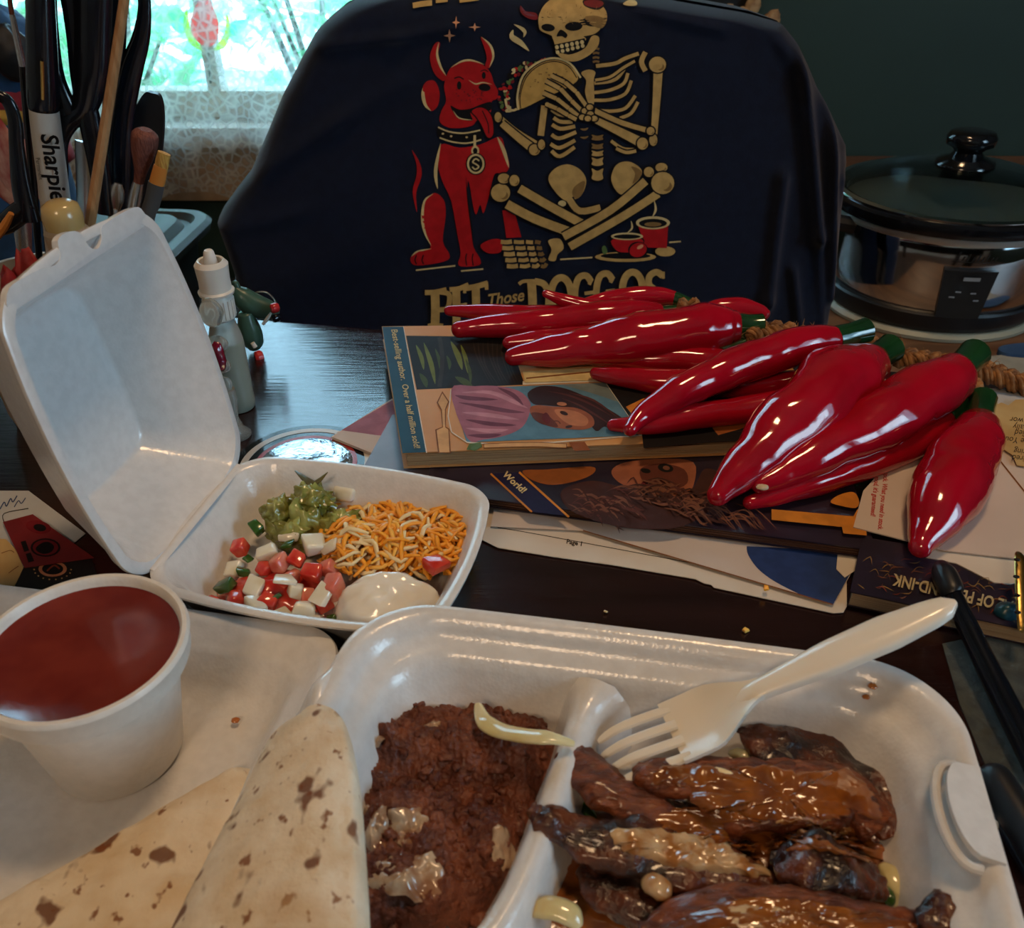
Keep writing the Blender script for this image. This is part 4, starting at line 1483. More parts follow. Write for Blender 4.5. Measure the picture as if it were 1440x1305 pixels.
for q, (pts, z0, th, m, lb) in enumerate(SC):
    coat(pts, th * 0.7, 'cheese_gravy', M_(m), q + 10, label=lb, cat='sauce', group='sauce on the grilled meat')


# cooked onion strips and green pepper slivers
def band(pts, hw, th, name, lb, ct, m, grp=None):
    pp = cr(pts, 7)
    cs = [P(a, b, c) for a, b, c in pp]
    n = len(cs)
    g_ = G().tube(cs, [hw * (0.35 + 0.65 * min(1, 4 * min(i, n - 1 - i) / n)) for i in range(n)], 10, flat=th)
    return mk(name, g_, m, label=lb, cat=ct, group=grp, smooth=80)


band([(672, 990, 2.6), (680, 1012, 2.9), (700, 1026, 3.0), (735, 1034, 3.3), (775, 1038, 3.5), (808, 1046, 3.4)], 0.36, 0.45, 'onion_strip', 'pale curved onion strip lying from the beans over the divider', 'onion', M_('onion_cooked'), 'cooked onion strips')
band([(745, 1284, 1.9), (770, 1276, 2.2), (800, 1285, 2.2), (815, 1305, 2.0)], 0.36, 0.5, 'onion_strip', 'curled onion strip at the bottom left of the meat', 'onion', M_('onion_cooked'), 'cooked onion strips')
band([(1240, 1215, 1.3), (1258, 1235, 1.4), (1270, 1260, 1.3), (1262, 1280, 1.2)], 0.42, 0.5, 'onion_strip', 'onion strip between the charred meat and the right wall of the box', 'onion', M_('onion_cooked'), 'cooked onion strips')
band([(905, 1238, 2.2), (925, 1246, 2.5), (942, 1262, 2.3)], 0.36, 0.8, 'onion_piece', 'small caramelised onion chunk low on the meat', 'onion', M_('queso'))
band([(880, 1100, 1.9), (905, 1098, 2.2), (925, 1108, 2.2), (935, 1125, 1.9)], 0.2, 0.6, 'pepper_sliver', 'green pepper sliver between the two strips under the fork', 'pepper', M_('jalapeno'), 'green pepper slivers')
band([(1025, 1058, 2.0), (1045, 1062, 2.2), (1062, 1078, 2.0)], 0.24, 0.6, 'pepper_sliver', 'pale green pepper sliver right of the fork head', 'pepper', M_('onion_cooked'), 'green pepper slivers')
band([(810, 1110, 1.2), (822, 1135, 1.3), (838, 1152, 1.2)], 0.2, 0.6, 'pepper_sliver', 'green pepper sliver beside the foam divider', 'pepper', M_('jalapeno'), 'green pepper slivers')
band([(1245, 1245, 1.4), (1252, 1262, 1.5), (1248, 1275, 1.3)], 0.16, 0.6, 'pepper_sliver', 'green sliver next to the onion at the right wall', 'pepper', M_('jalapeno'), 'green pepper slivers')
band([(1002, 1080, 3.15), (1020, 1087, 3.2), (1035, 1092, 3.1)], 0.12, 0.8, 'cheese_bit', 'small pale cheese stick on the meat below the fork', 'cheese', M_('jack_cheese'))
# sauce drips on the foam and crumbs on the table
mat('drip', (0.42, 0.13, 0.025), 0.25, coat=0.5)
for q, (px, py, z, s_, lb) in enumerate(((1227, 965, 4.1, .16, 'orange sauce drip on the back right rim of the large box'), (331, 1013, .62, .16, 'orange drop on the box lid beside the sauce cup'), (1218, 980, 3.75, .13, 'faint orange sauce spot below the drip on the rim'))):
    mk('sauce_drip', lump(P(px, py, z), s_, s_ * .9, s_ * .45, .3, 2, 8, q), M_('drip'), label=lb, cat='sauce drip', group='sauce drips', smooth=80)
for px, py, sc_, lb, m in ((1048, 886, .28, 'yellow cheese crumb on the dark table beyond the large box', 'cheddar_light'), (852, 860, .14, 'tiny white crumb on the table behind the large box', 'jack_cheese'), (1078, 827, .25, 'orange cheese bit on the edge of the loose white paper', 'cheddar')):
    mk('cheese_crumb', dice(P(px, py, .12 if 'paper' not in lb else .45), sc_, px, rr3(r_, .3), .5), M_(m), label=lb, cat='crumb', group='crumbs')
# ================================================================== books, papers
mat('page_block', (0.42, 0.29, 0.16), 0.75, col2=(0.24, 0.15, 0.075), nscale=20, ndetail=4, stretch=(1, 1, 90), mix=(0.3, 0.7))
mat('cover_tan', (0.50, 0.245, 0.085), 0.5, col2=(0.56, 0.285, 0.105), nscale=25, spec=0.3)
mat('cover_blue', (0.012, 0.058, 0.105), 0.55, col2=(0.016, 0.07, 0.12), nscale=40, spec=0.2)
mat('cover_purple', (0.016, 0.011, 0.022), 0.28, col2=(0.024, 0.016, 0.03), nscale=30, coat=0.3)
mat('paper_white', (0.62, 0.55, 0.46), 0.65, col2=(0.58, 0.50, 0.41), nscale=20)
mat('paper_pink', (0.56, 0.47, 0.41), 0.6, col2=(0.52, 0.43, 0.37), nscale=20)
mat('paper_tan', (0.48, 0.33, 0.14), 0.7, col2=(0.40, 0.25, 0.09), nscale=30)
mat('paper_grey', (0.45, 0.47, 0.50), 0.6, col2=(0.40, 0.42, 0.45), nscale=30)
INK = {}
for n_, c_ in (('pale', (178, 160, 120)), ('white', (215, 205, 185)), ('forest', (30, 28, 30)), ('moss', (104, 112, 50)), ('moss2', (66, 76, 36)), ('trunk', (52, 44, 42)), ('sky', (86, 126, 148)), ('grey_blue', (110, 122, 122)), ('pink', (158, 98, 116)), ('pink_d', (104, 54, 74)),
               ('pink_l', (188, 132, 146)), ('skin', (150, 88, 62)), ('skin_l', (186, 122, 88)), ('skin_d', (94, 46, 34)), ('hair', (48, 24, 24)), ('hair_l', (84, 44, 38)), ('lip', (92, 26, 30)), ('knife', (204, 158, 104)), ('line', (120, 72, 36)), ('orange', (196, 122, 40)), ('orange_d', (142, 76, 30)),
               ('black', (14, 10, 12)), ('navy', (26, 22, 58)), ('curl', (112, 70, 52)), ('curl_d', (62, 34, 30)), ('blue', (34, 56, 104)), ('red', (176, 24, 22)), ('text', (40, 34, 30)), ('gold', (196, 160, 70)), ('rust', (122, 50, 30)), ('cream', (206, 184, 130)), ('dogred', (170, 16, 22)), ('bone', (186, 152, 92)),
               ('bone_d', (132, 102, 58)), ('outline', (5, 7, 14)), ('taco', (184, 146, 78)), ('green', (84, 110, 60)), ('peach', (214, 150, 110)), ('maroon', (110, 20, 30))):
    INK[n_] = ink('ink_' + n_, srgb(*c_), 0.6)


class Art:
    """flat print: outlines given in photograph coordinates are laid on a real surface through fn(px, py, lift)"""
    def __init__(s, fn, step=0.012, maxlen=0):
        s.fn, s.by, s.k, s.step, s.maxlen = fn, {}, 0, step, maxlen

    def tris(s, pts, col):
        s.k += 1
        lift = s.step * s.k
        key = col
        g_ = s.by.setdefault(key, G())
        P3 = [s.fn(x, y, lift) for x, y in pts]
        tri = tessellate_polygon([[Vector((x, y, 0)) for x, y in pts]])
        fs = []
        for t in tri:
            a, b, c = [pts[i] for i in t]
            ar = (b[0] - a[0]) * (c[1] - a[1]) - (b[1] - a[1]) * (c[0] - a[0])
            fs.append(tuple(t) if ar < 0 else (t[0], t[2], t[1]))
        if s.maxlen:
            pts = list(pts)
            todo, fs = fs, []
            while todo:
                t = todo.pop()
                ds_ = [(math.dist(pts[t[i]], pts[t[(i + 1) % 3]]), i) for i in range(3)]
                d, i = max(ds_)
                if d < s.maxlen:
                    fs.append(t)
                    continue
                a, b, c = t[i], t[(i + 1) % 3], t[(i + 2) % 3]
                pts.append(((pts[a][0] + pts[b][0]) / 2, (pts[a][1] + pts[b][1]) / 2))
                n_ = len(pts) - 1
                todo += [(a, n_, c), (n_, b, c)]
            P3 = [s.fn(x, y, lift) for x, y in pts]
        g_.add(P3, fs)
        return s

    def poly(s, pts, col):
        return s.tris([tuple(p) for p in pts], col)

    def blob(s, pts, col, n=4):
        return s.tris(cr(pts, n, True), col)

    def oval(s, cx, cy, rx, ry, col, rot=0, n=20):
        c, q = math.cos(R(rot)), math.sin(R(rot))
        return s.tris([(cx + rx * math.cos(a) * c - ry * math.sin(a) * q, cy + rx * math.cos(a) * q + ry * math.sin(a) * c) for a in [2 * math.pi * i / n for i in range(n)]], col)

    def line(s, pts, w_, col, n=4, taper=False):
        pp = cr(pts, n) if len(pts) > 2 else [tuple(p) for p in pts]
        L_, R_ = [], []
        m = len(pp)
        for i, p in enumerate(pp):
            a, b = pp[max(0, i - 1)], pp[min(m - 1, i + 1)]
            dx, dy = b[0] - a[0], b[1] - a[1]
            d = math.hypot(dx, dy) or 1
            ww = (w_ if not hasattr(w_, '__len__') else w_[0] + (w_[1] - w_[0]) * i / (m - 1)) / 2
            if taper:
                ww *= max(0.08, math.sin(math.pi * (i + .15) / (m - .7)))
            L_.append((p[0] - dy / d * ww, p[1] + dx / d * ww))
            R_.append((p[0] + dy / d * ww, p[1] - dx / d * ww))
        return s.tris(L_ + R_[::-1], col)

    def text(s, body, x, y, size, ang, col, sx=1.0, **kw):
        s.k += 1
        lift = s.step * s.k
        vs_, fs = text2d(body, 1.0, **kw)
        c, q = math.cos(R(ang)), math.sin(R(ang))
        g_ = s.by.setdefault(col, G())
        P3 = []
        for v in vs_:
            a, b = v.x * size * sx, -v.y * size
            P3.append(s.fn(x + a * c - b * q, y + a * q + b * c, lift))
        g_.add(P3, fs)
        return s

    def flush(s, name, parent, label=None):
        g_ = G()
        mats = []
        for i, (c, gg) in enumerate(s.by.items()):
            mats.append(INK[c])
            g_.merge(gg, None, i)
        o = mk(name, g_, mats, parent, smooth=0, fix=False)
        if label:
            o['label'] = label
        s.by = {}
        return o


def book(name, label, cat, corners, z1, z0, cover, pages, bulge=0.0):
    """corners: 4 px points of the top cover (at height z1)"""
    c = [P(x, y, z1) for x, y in corners]
    ctr = sum(c, Vector()) / 4
    rt = root(name, (ctr.x, ctr.y, z0), label, cat)
    th = 0.06
    rt_cover = mk('front_cover', G().slab(c, th), cover, rt)
    inn = [ctr + (p - ctr) * 0.985 for p in c]
    nl = max(4, int((z1 - z0) / 0.07))
    gp = G()
    rp_ = random.Random(nl)
    hh = (z1 - z0 - 2 * th) / nl
    for k in range(nl):
        f = 0.985 - rp_.uniform(0, 0.012)
        gp.slab([ctr + (p - ctr) * f - Vector((0, 0, th + hh * k + 0.002)) for p in c], hh - 0.008)
    mk('page_block', gp, pages, rt, kind='stuff')
    mk('back_cover', G().slab([p - Vector((0, 0, z1 - z0 - th)) for p in c], th), cover, rt)
    return rt, rt_cover


# top book: art instruction paperback
Z1 = 1.95
b1, b1c = book('paperback_book', 'paperback art book with a blue edge band and a woman in pink on its cover', 'book', [(566, 637), (537, 459), (1062, 452), (1190, 612)], Z1, 0.98, M_('cover_tan'), M_('page_block'))
A1 = Art(lambda x, y, l: P(x, y, Z1 + 0.004 + l), 0.0012)
A1.poly([(536, 459), (567, 459), (600, 637), (565, 638)], 'sky')
A1.by.clear()
g = G()
g.slab([P(x, y, Z1 + 0.012) for x, y in ((537.5, 459.5), (567, 459.3), (599, 636), (566, 637))], 0.01)
mk('blue_band', g, M_('cover_blue'), b1c)
A1.line([(567, 459), (600, 637)], 1.5, 'white')
A1.poly([(571, 472), (715, 474), (738, 541), (586, 548)], 'forest')
for x0, y0, x1, y1, w_, c in ((585, 485, 596, 520, 6, 'moss'), (596, 482, 612, 540, 7, 'moss'), (612, 490, 620, 525, 5, 'moss2'), (634, 480, 650, 520, 8, 'moss'), (648, 485, 658, 525, 6, 'moss'), (628, 500, 632, 520, 5, 'moss2'), (590, 525, 600, 545, 8, 'moss2'), (640, 530, 665, 545, 9, 'moss2'), (655, 505, 662, 540, 5, 'moss2')):
    A1.line([(x0, y0), ((x0 + x1) / 2 + 2, (y0 + y1) / 2), (x1, y1)], w_, c, taper=True)
A1.line([(618, 474), (622, 505), (618, 544)], 6, 'trunk')
for k in range(9):
    A1.line([(665 + k * 7, 476), (670 + k * 6, 500 + (k % 3) * 6), (690 + k * 5, 540)], 2.2, 'trunk', taper=True)
A1.poly([(735, 541), (740, 541), (860, 536), (857, 532), (735, 536)], 'white')
# portrait
A1.poly([(634, 547), (852, 538), (903, 612), (656, 622)], 'sky')
A1.poly([(790, 541), (852, 538), (872, 566), (830, 552)], 'grey_blue')
A1.blob([(634, 548), (668, 543), (700, 543), (730, 550), (745, 565), (745, 580), (735, 600), (712, 612), (680, 618), (657, 616)], 'pink')
for pts, c in (([(650, 552), (690, 552), (725, 566), (742, 574)], 'pink_l'), ([(645, 566), (680, 572), (715, 578), (738, 580)], 'pink_d'), ([(650, 580), (690, 584), (730, 590)], 'pink_l'), ([(655, 590), (690, 596), (726, 598)], 'pink_d'), ([(655, 602), (690, 606), (715, 604)], 'pink_l'), ([(658, 612), (685, 613), (705, 611)], 'pink_d'), ([(700, 545), (722, 556), (736, 570)], 'pink_d'), ([(640, 556), (660, 560), (700, 562)], 'pink_d')):
    A1.line(pts, 6, c, taper=True)
A1.blob([(742, 553), (760, 543), (790, 545), (820, 556), (850, 572), (878, 590), (884, 602), (868, 607), (850, 600), (838, 606), (820, 585), (800, 574), (770, 570), (750, 568)], 'hair')
for pts in ([(770, 550), (800, 556), (830, 568), (860, 585)], [(790, 560), (815, 570), (840, 585), (858, 597)], [(800, 552), (835, 563), (870, 588)]):
    A1.line(pts, 3, 'hair_l', taper=True)
A1.blob([(745, 578), (752, 570), (785, 572), (812, 574), (832, 585), (835, 598), (820, 604), (795, 603), (775, 600), (755, 592)], 'skin')
A1.blob([(780, 576), (808, 578), (826, 588), (824, 598), (805, 598), (790, 590)], 'skin_l')
A1.blob([(748, 580), (770, 584), (785, 600), (765, 597), (752, 590)], 'skin_d')
A1.oval(793, 581, 6, 2.6, 'hair', 20)
A1.oval(800, 600, 5, 2, 'hair', -10)
A1.blob([(762, 586), (768, 580), (774, 588), (772, 596), (766, 594)], 'lip')
A1.line([(774, 593), (784, 592), (788, 596)], 1.6, 'skin_d')
A1.oval(790, 568, 7, 2.6, 'skin_l', 5)
A1.line([(634, 547), (657, 622), (903, 612)], 1.5, 'white')
A1.line([(852, 538), (903, 612)], 1.5, 'white')
# palette knives
A1.poly([(616, 637), (612, 604), (622, 600), (620, 576), (614, 566), (622, 550), (632, 565), (627, 576), (627, 600), (632, 603), (634, 637)], 'line')
A1.poly([(618, 636), (614, 605), (623, 601), (621.5, 576), (616, 566), (622, 553), (630, 565), (625.5, 576), (626, 601), (630.5, 604), (632, 636)], 'knife')
A1.line([(680, 627), (745, 625), (797, 627)], 7, 'line')
A1.line([(681, 627), (745, 625), (796, 627)], 5, 'knife')
A1.poly([(656, 632), (660, 624), (676, 622), (678, 628), (668, 634)], 'green')
A1.poly([(800, 622), (822, 621), (830, 633), (808, 634)], 'orange_d')
A1.poly([(903, 612), (1190, 600), (1190, 612), (1000, 622), (905, 630)], 'black')
A1.poly([(852, 538), (910, 533), (1150, 525), (1185, 600), (903, 612)], 'black')
A1.poly([(880, 572), (905, 560), (930, 566), (920, 580), (890, 584)], 'orange')
A1.poly([(735, 522), (830, 518), (852, 534), (738, 538)], 'cream')
A1.line([(740, 532), (830, 523)], 2, 'line')
A1.poly([(1000, 600), (1060, 585), (1080, 592), (1010, 612)], 'orange_d')
A1.text('Best-selling author.  Over a half million sold!', 550, 463, 12.5, 79, 'cream', sx=0.76, shear=0.22, offset=0.012)
A1.flush('cover_print', b1c)

# second book under it
Z2 = 0.92
b2, b2c = book('paperback_book', 'dark purple paperback with a curly-haired woman and orange lettering, under the art book', 'book', [(600, 690), (620, 560), (1175, 610), (1233, 774)], Z2, 0.36, M_('cover_purple'), M_('page_block'))
A2 = Art(lambda x, y, l: P(x, y, Z2 + 0.004 + l), 0.0012)
A2.poly([(690, 666), (730, 664), (800, 726), (748, 720)], 'navy')
A2.line([(690, 666), (748, 720)], 2.6, 'orange')
A2.line([(730, 664), (800, 727)], 3, 'orange')
A2.text('World!', 706, 668, 13, 42, 'cream', sx=1.0, shear=0.2, offset=0.03)
A2.blob([(735, 662), (770, 660), (830, 656), (836, 664), (818, 674), (780, 682), (750, 676)], 'orange_d')
A2.blob([(860, 662), (880, 650), (930, 645), (975, 650), (976, 680), (965, 694), (940, 698), (900, 690), (870, 678)], 'skin')
A2.blob([(900, 660), (930, 652), (962, 660), (966, 680), (940, 690), (910, 684)], 'skin_d')
A2.oval(908, 662, 7, 3.4, 'black', 10)
A2.oval(936, 658, 11, 6, 'black', 10)
A2.oval(937, 658, 5, 3, 'curl', 10)
A2.oval(915, 679, 14, 5, 'lip', -10)
A2.oval(915, 679, 8, 1.6, 'black', -10)
r3 = random.Random(5)
A2.blob([(790, 690), (830, 676), (870, 684), (920, 700), (970, 690), (990, 660), (1010, 668), (1005, 710), (960, 740), (900, 744), (850, 736), (800, 716)], 'curl_d')
for k in range(130):
    t = k / 130
    x0 = 800 + 190 * t + r3.uniform(-8, 8)
    y0 = 700 + 14 * math.sin(t * 9) + r3.uniform(-14, 18)
    a = r3.uniform(8, 20)
    A2.line([(x0, y0), (x0 + a, y0 - r3.uniform(-4, 10)), (x0 + a * 1.9, y0 + r3.uniform(0, 12)), (x0 + a * 2.6, y0 + r3.uniform(4, 20))], r3.uniform(2.0, 4.2), r3.choice(('curl', 'curl', 'curl_d', 'hair_l', 'curl_d')), n=3, taper=True)
for k in range(14):
    x0 = 985 + r3.uniform(0, 70)
    A2.line([(x0, 715 + r3.uniform(-10, 15)), (x0 + 18, 722 + r3.uniform(-8, 10)), (x0 + 34, 735 + r3.uniform(-8, 6)), (x0 + 44, 745)], 1.6, 'curl', n=3, taper=True)
A2.poly([(1085, 716), (1200, 726), (1206, 716), (1214, 718), (1219, 753), (1186, 750), (1184, 741), (1085, 731)], 'orange')
A2.blob([(1168, 706), (1180, 696), (1200, 692), (1208, 704), (1204, 714), (1186, 712)], 'orange')
A2.flush('cover_print', b2c)
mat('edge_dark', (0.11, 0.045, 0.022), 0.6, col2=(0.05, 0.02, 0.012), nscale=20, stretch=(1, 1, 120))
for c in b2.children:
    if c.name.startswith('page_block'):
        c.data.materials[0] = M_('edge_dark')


# loose sheets
def sheet(name, label, pts, z, m, th=0.035, prints=None, cat='paper', n=1):
    c = [P(x, y, z) for x, y in pts]
    rt = root(name, (sum(p.x for p in c) / len(c), sum(p.y for p in c) / len(c), z - th), label, cat)
    mk('sheet', G().slab(c, th), m, rt)
    if prints:
        a = Art(lambda x, y, l: P(x, y, z + 0.004 + l), 0.0015)
        for fn_ in (prints if isinstance(prints, list) else [prints]):
            fn_(a)
            a.flush('print', rt)
    return rt


sheet('loose_paper', 'white paper sheet with a torn edge lying lowest under the purple paperback', [(640, 740), (640, 700), (900, 690), (1190, 770), (1191, 852), (1186, 861), (1172, 862), (1060, 838), (1004, 826), (1000, 822), (990, 820), (978, 814), (860, 794), (780, 783), (700, 770)], 0.10, M_('paper_white'), 0.04,
      [lambda a: a.line([(700, 742), (760, 752), (980, 793)], 1.0, 'text'), lambda a: a.text('Page 1', 796, 764, 9, 10, 'text', offset=0.03)])
sheet('loose_paper', 'folded white paper with a blue curved corner, on the torn sheet', [(690, 740), (700, 690), (900, 680), (1200, 765), (1205, 792), (1172, 850), (820, 746)], 0.24, M_('paper_pink'), 0.04,
      lambda a: (a.poly(cr([(1050, 768), (1052, 780), (1066, 800), (1090, 818), (1125, 836)], 4) + [(1171, 851), (1204, 792), (1190, 775)], 'blue'), a.line([(820, 746), (1171, 850)], 1.6, 'line')))
sheet('paper_slip', 'small white slip peeking out right of the blue paper corner', [(1180, 760), (1215, 775), (1206, 800), (1188, 812), (1176, 800)], 0.31, M_('paper_white'), 0.03)

# manual with upside-down lettering, right
Z3 = 0.95
b3, b3c = book('manual_book', 'old dark manual with upside-down white lettering at the right edge of the table', 'book', [(1196, 832), (1212, 755), (1500, 800), (1500, 898)], Z3, 0.12, M_('cover_purple'), M_('page_block'))
A3 = Art(lambda x, y, l: P(x, y, Z3 + 0.004 + l), 0.0015)
r3 = random.Random(8)
for k in range(70):
    x0, y0 = r3.uniform(1205, 1470), r3.uniform(0, 1)
    yy = 775 + (x0 - 1205) * 0.2 + y0 * 55
    A3.line([(x0, yy), (x0 + r3.uniform(3, 12), yy + r3.uniform(-8, 5)), (x0 + r3.uniform(10, 20), yy + r3.uniform(-6, 8))], r3.uniform(.8, 1.6), r3.choice(('curl', 'rust', 'bone_d')), n=3, taper=True)
A3.text('MANUAL OF PEN-AND-INK', 1478, 858, 23, 193, 'pale', sx=0.80, offset=0.025)
A3.flush('cover_print', b3c)

# cards on the right
sheet('folded_card', 'white folded paper tucked under the card with red lettering, at the right', [(1296, 782), (1318, 770), (1440, 770), (1440, 815), (1422, 821), (1398, 819), (1345, 792)], 1.02, M_('paper_white'), 0.05)
sheet('advert_card', 'pale card with small red slanted lettering under the rightmost pepper', [(1200, 741), (1214, 690), (1250, 650), (1400, 612), (1470, 640), (1470, 790), (1330, 774)], 1.16, M_('paper_pink'), 0.06,
      [lambda a: a.text('in stock. What you need in stock.', 1244, 655, 10.0, 96, 'red', sx=0.66, shear=0.2, offset=0.025), lambda a: a.text('in good, it\'s guaranteed!', 1231, 662, 10.0, 96, 'red', sx=0.66, shear=0.2, offset=0.025), lambda a: a.line([(1400, 640), (1470, 728)], 2.2, 'line')], 'card')
sheet('torn_clipping', 'torn yellowed paper clipping with black handwriting at the right edge', [(1394, 572), (1408, 566), (1418, 570), (1428, 562), (1470, 560), (1470, 660), (1430, 654), (1424, 640), (1412, 632), (1404, 610)], 1.30, M_('paper_tan'), 0.03,
      lambda a: [a.text(t, x, y, 12, 186, 'text', shear=0.2, sx=.95) for t, x, y in (('wor', 1440, 588), ('nally', 1446, 598), ('alified', 1454, 607), ('re You', 1446, 617), ('ring', 1444, 632), ('uired', 1448, 642))], 'paper')
sheet('white_envelope', 'white envelope behind the peppers under the jute rope', [(1215, 590), (1285, 540), (1380, 545), (1470, 552), (1470, 590), (1330, 640), (1240, 650)], 1.08, M_('paper_grey'), 0.05, None, 'envelope')

# glossy cards and papers left of the books
sheet('striped_card', 'card with a dusty-red and cream band, left of the art book', [(466, 614), (552, 560), (640, 560), (640, 650), (530, 640)], 0.32, M_('paper_pink'), 0.16,
      lambda a: a.poly([(480, 605), (551, 563), (600, 560), (590, 616), (530, 612)], 'pink'), 'card')
mat('card_violet', (0.14, 0.125, 0.16), 0.3, col2=(0.17, 0.15, 0.19), nscale=40)
sheet('violet_card', 'plain grey-violet card between the striped card and the art book', [(512, 655), (552, 583), (640, 570), (660, 680), (560, 690)], 0.42, M_('card_violet'), 0.05, None, 'card')
# ================================================================== string of glazed chili peppers
mat('pepper_red', (0.37, 0.0035, 0.015), 0.10, col2=(0.31, 0.003, 0.012), nscale=30, coat=0.55, spec=0.5, bump=0.06, bscale=60)
mat('pepper_stem', (0.006, 0.035, 0.010), 0.14, col2=(0.010, 0.05, 0.014), nscale=50, coat=0.8)
mat('jute', (0.33, 0.145, 0.045), 0.85, col2=(0.15, 0.06, 0.018), nscale=160, ndetail=4, stretch=(1, 1, 1), bump=0.5, bscale=300)


def pepper(pts, stem, label, wob=0.0, seed=0):
    """pts px, py, z centre, half width px from tip to shoulder; stem px, py, z of the stem end"""
    pp = cr(pts, 9)
    cs = [P(a, b, c) for a, b, c, d in pp]
    rd = [max(0.05, d) * cmpx(p) for (a, b, c, d), p in zip(pp, cs)]
    rt = root('chili_pepper', (cs[len(cs) // 2].x, cs[len(cs) // 2].y, min(p.z - r for p, r in zip(cs, rd))), label, 'chili pepper', 'string of red peppers')
    # rounded tip and shoulder
    t0 = (cs[0] - cs[1]).normalized()
    t1 = (cs[-1] - cs[-2]).normalized()
    c0_, r0_, c1_, r1_ = cs[0], rd[0], cs[-1], rd[-1]
    cs = [c0_ + t0 * r0_ * k for k in (0.98, 0.85, 0.55, 0.25)] + cs + [c1_ + t1 * r1_ * k for k in (0.2, 0.4, 0.5, 0.5)]
    rd = [r0_ * k for k in (0.15, 0.5, 0.83, 0.96)] + rd + [r1_ * k for k in (0.95, 0.8, 0.55, 0.2)]
    n = 24
    g_ = G()
    rings = []
    prev = None
    for i, p in enumerate(cs):
        t = (cs[min(i + 1, len(cs) - 1)] - cs[max(i - 1, 0)]).normalized()
        a = (Vector((0, 0, 1)) if prev is None else prev)
        a = (a - t * a.dot(t)).normalized()
        prev = a
        b = t.cross(a)
        ring = []
        for j in range(n):
            an = 2 * math.pi * j / n
            d = a * math.cos(an) + b * math.sin(an)
            q = p + d * rd[i]
            k = 1 + 0.16 * noise.noise(q * 0.42 + Vector((seed * 2.3, 0, 0))) + 0.07 * noise.noise(q * 1.0 + Vector((seed, 3, 0))) + wob * math.cos(2 * an + seed) * 0.5
            ring.append(p + d * rd[i] * k)
        rings.append(ring)
    g_.loft(rings)
    mk('body', g_, M_('pepper_red'), rt, smooth=180)
    if stem:
        e = P(*stem[:3])
        rs = stem[3] * cmpx(e)
        s0 = c1_ + t1 * r1_ * 0.1
        d = (e - s0) * 1.35
        e = s0 + d
        rs *= 1.12
        g_ = G().tube([s0, s0 + d * .25, s0 + d * .5, s0 + d * .8, s0 + d * .97, e, e - d * 0.06], [rs * 1.1, rs * 1.05, rs * 0.98, rs * 1.02, rs * 1.06, rs * .95, rs * .6], 16)
        mk('stem', g_, M_('pepper_stem'), rt, smooth=50)
    return rt


T = 1.95
pepper([(632, 437, T + .6, 8), (680, 439, T + .7, 12), (740, 443, T + .8, 15), (800, 446, T + .8, 17), (860, 446, T + .8, 15)], (885, 446, T + .8, 8), 'slim red pepper at the far left, its tip pointing at the shirt lettering', 0, 1)
pepper([(768, 413, T + 2.2, 6), (790, 421, T + 1.9, 9), (822, 430, T + 1.6, 11), (860, 436, T + 1.4, 11), (900, 438, T + 1.3, 10)], None, 'short pepper tip curling up in front of the letter D on the shirt', 0, 2)
pepper([(822, 426, T + 1.5, 7), (850, 421, T + 1.5, 11), (890, 418, T + 1.6, 14), (925, 417, T + 1.6, 14), (948, 419, T + 1.6, 10)], (966, 426, T + 1.5, 8), 'small red pepper lying farthest back on the book', 0, 3)
pepper([(985, 440, T + .6, 9), (1010, 434, T + .8, 13), (1040, 433, T + .8, 15), (1065, 438, T + .7, 12), (1078, 443, T + .6, 7)], None, 'red pepper at the back right, turned away behind the rope', 0, 4)
pepper([(646, 463, T + .7, 12), (690, 459, T + .8, 16), (760, 455, T + .95, 20), (830, 448, T + 1.1, 23), (890, 442, T + 1.2, 21), (925, 440, T + 1.2, 14)], (962, 436, T + 1.3, 8), 'long red pepper second from the back, tip above the forest picture', 0.05, 5)
pepper([(716, 482, T + .5, 10), (760, 478, T + .6, 14), (830, 474, T + .7, 17), (900, 470, T + .8, 18)], None, 'pepper mostly hidden behind the large one, only its tip and back showing', 0, 6)
pepper([(780, 500, T + .5, 8), (850, 503, T + .6, 13), (930, 506, T + .7, 18), (985, 507, T + .75, 20), (1015, 504, T + .75, 14)], (1040, 494, T + .9, 13), 'red pepper tucked under the large one, beside the dark green stem', 0, 7)
pepper([(722, 502, T + .8, 13), (770, 494, T + 1.0, 21), (840, 484, T + 1.3, 29), (910, 476, T + 1.6, 36), (975, 466, T + 1.8, 38), (1015, 461, T + 1.8, 32), (1030, 460, T + 1.8, 24)], (1062, 460, T + 1.8, 16), 'large wavy red pepper lying across the top of the book', 0.08, 8)
pepper([(838, 525, T + .5, 9), (880, 531, T + .55, 15), (950, 538, T + .6, 19), (1040, 541, T + .7, 20), (1110, 538, T + .8, 18), (1160, 532, T + .9, 12)], None, 'thin pepper passing under the arched one, tip above the portrait', 0, 9)
pepper([(862, 598, T + .4, 9), (910, 597, T + .55, 15), (980, 586, T + .65, 19), (1060, 574, T + .75, 21), (1130, 563, T + .9, 21), (1180, 552, T + 1.0, 14)], None, 'thin low pepper running under the big one near the portrait face', 0, 10)
pepper([(886, 604, T + .9, 10), (905, 582, T + 1.2, 16), (955, 552, T + 1.9, 23), (1020, 522, T + 2.4, 27), (1085, 497, T + 2.7, 28), (1140, 482, T + 2.8, 25), (1172, 477, T + 2.8, 18)], (1208, 467, T + 2.9, 15), 'long thin arched pepper crossing over the others to the portrait', 0, 11)
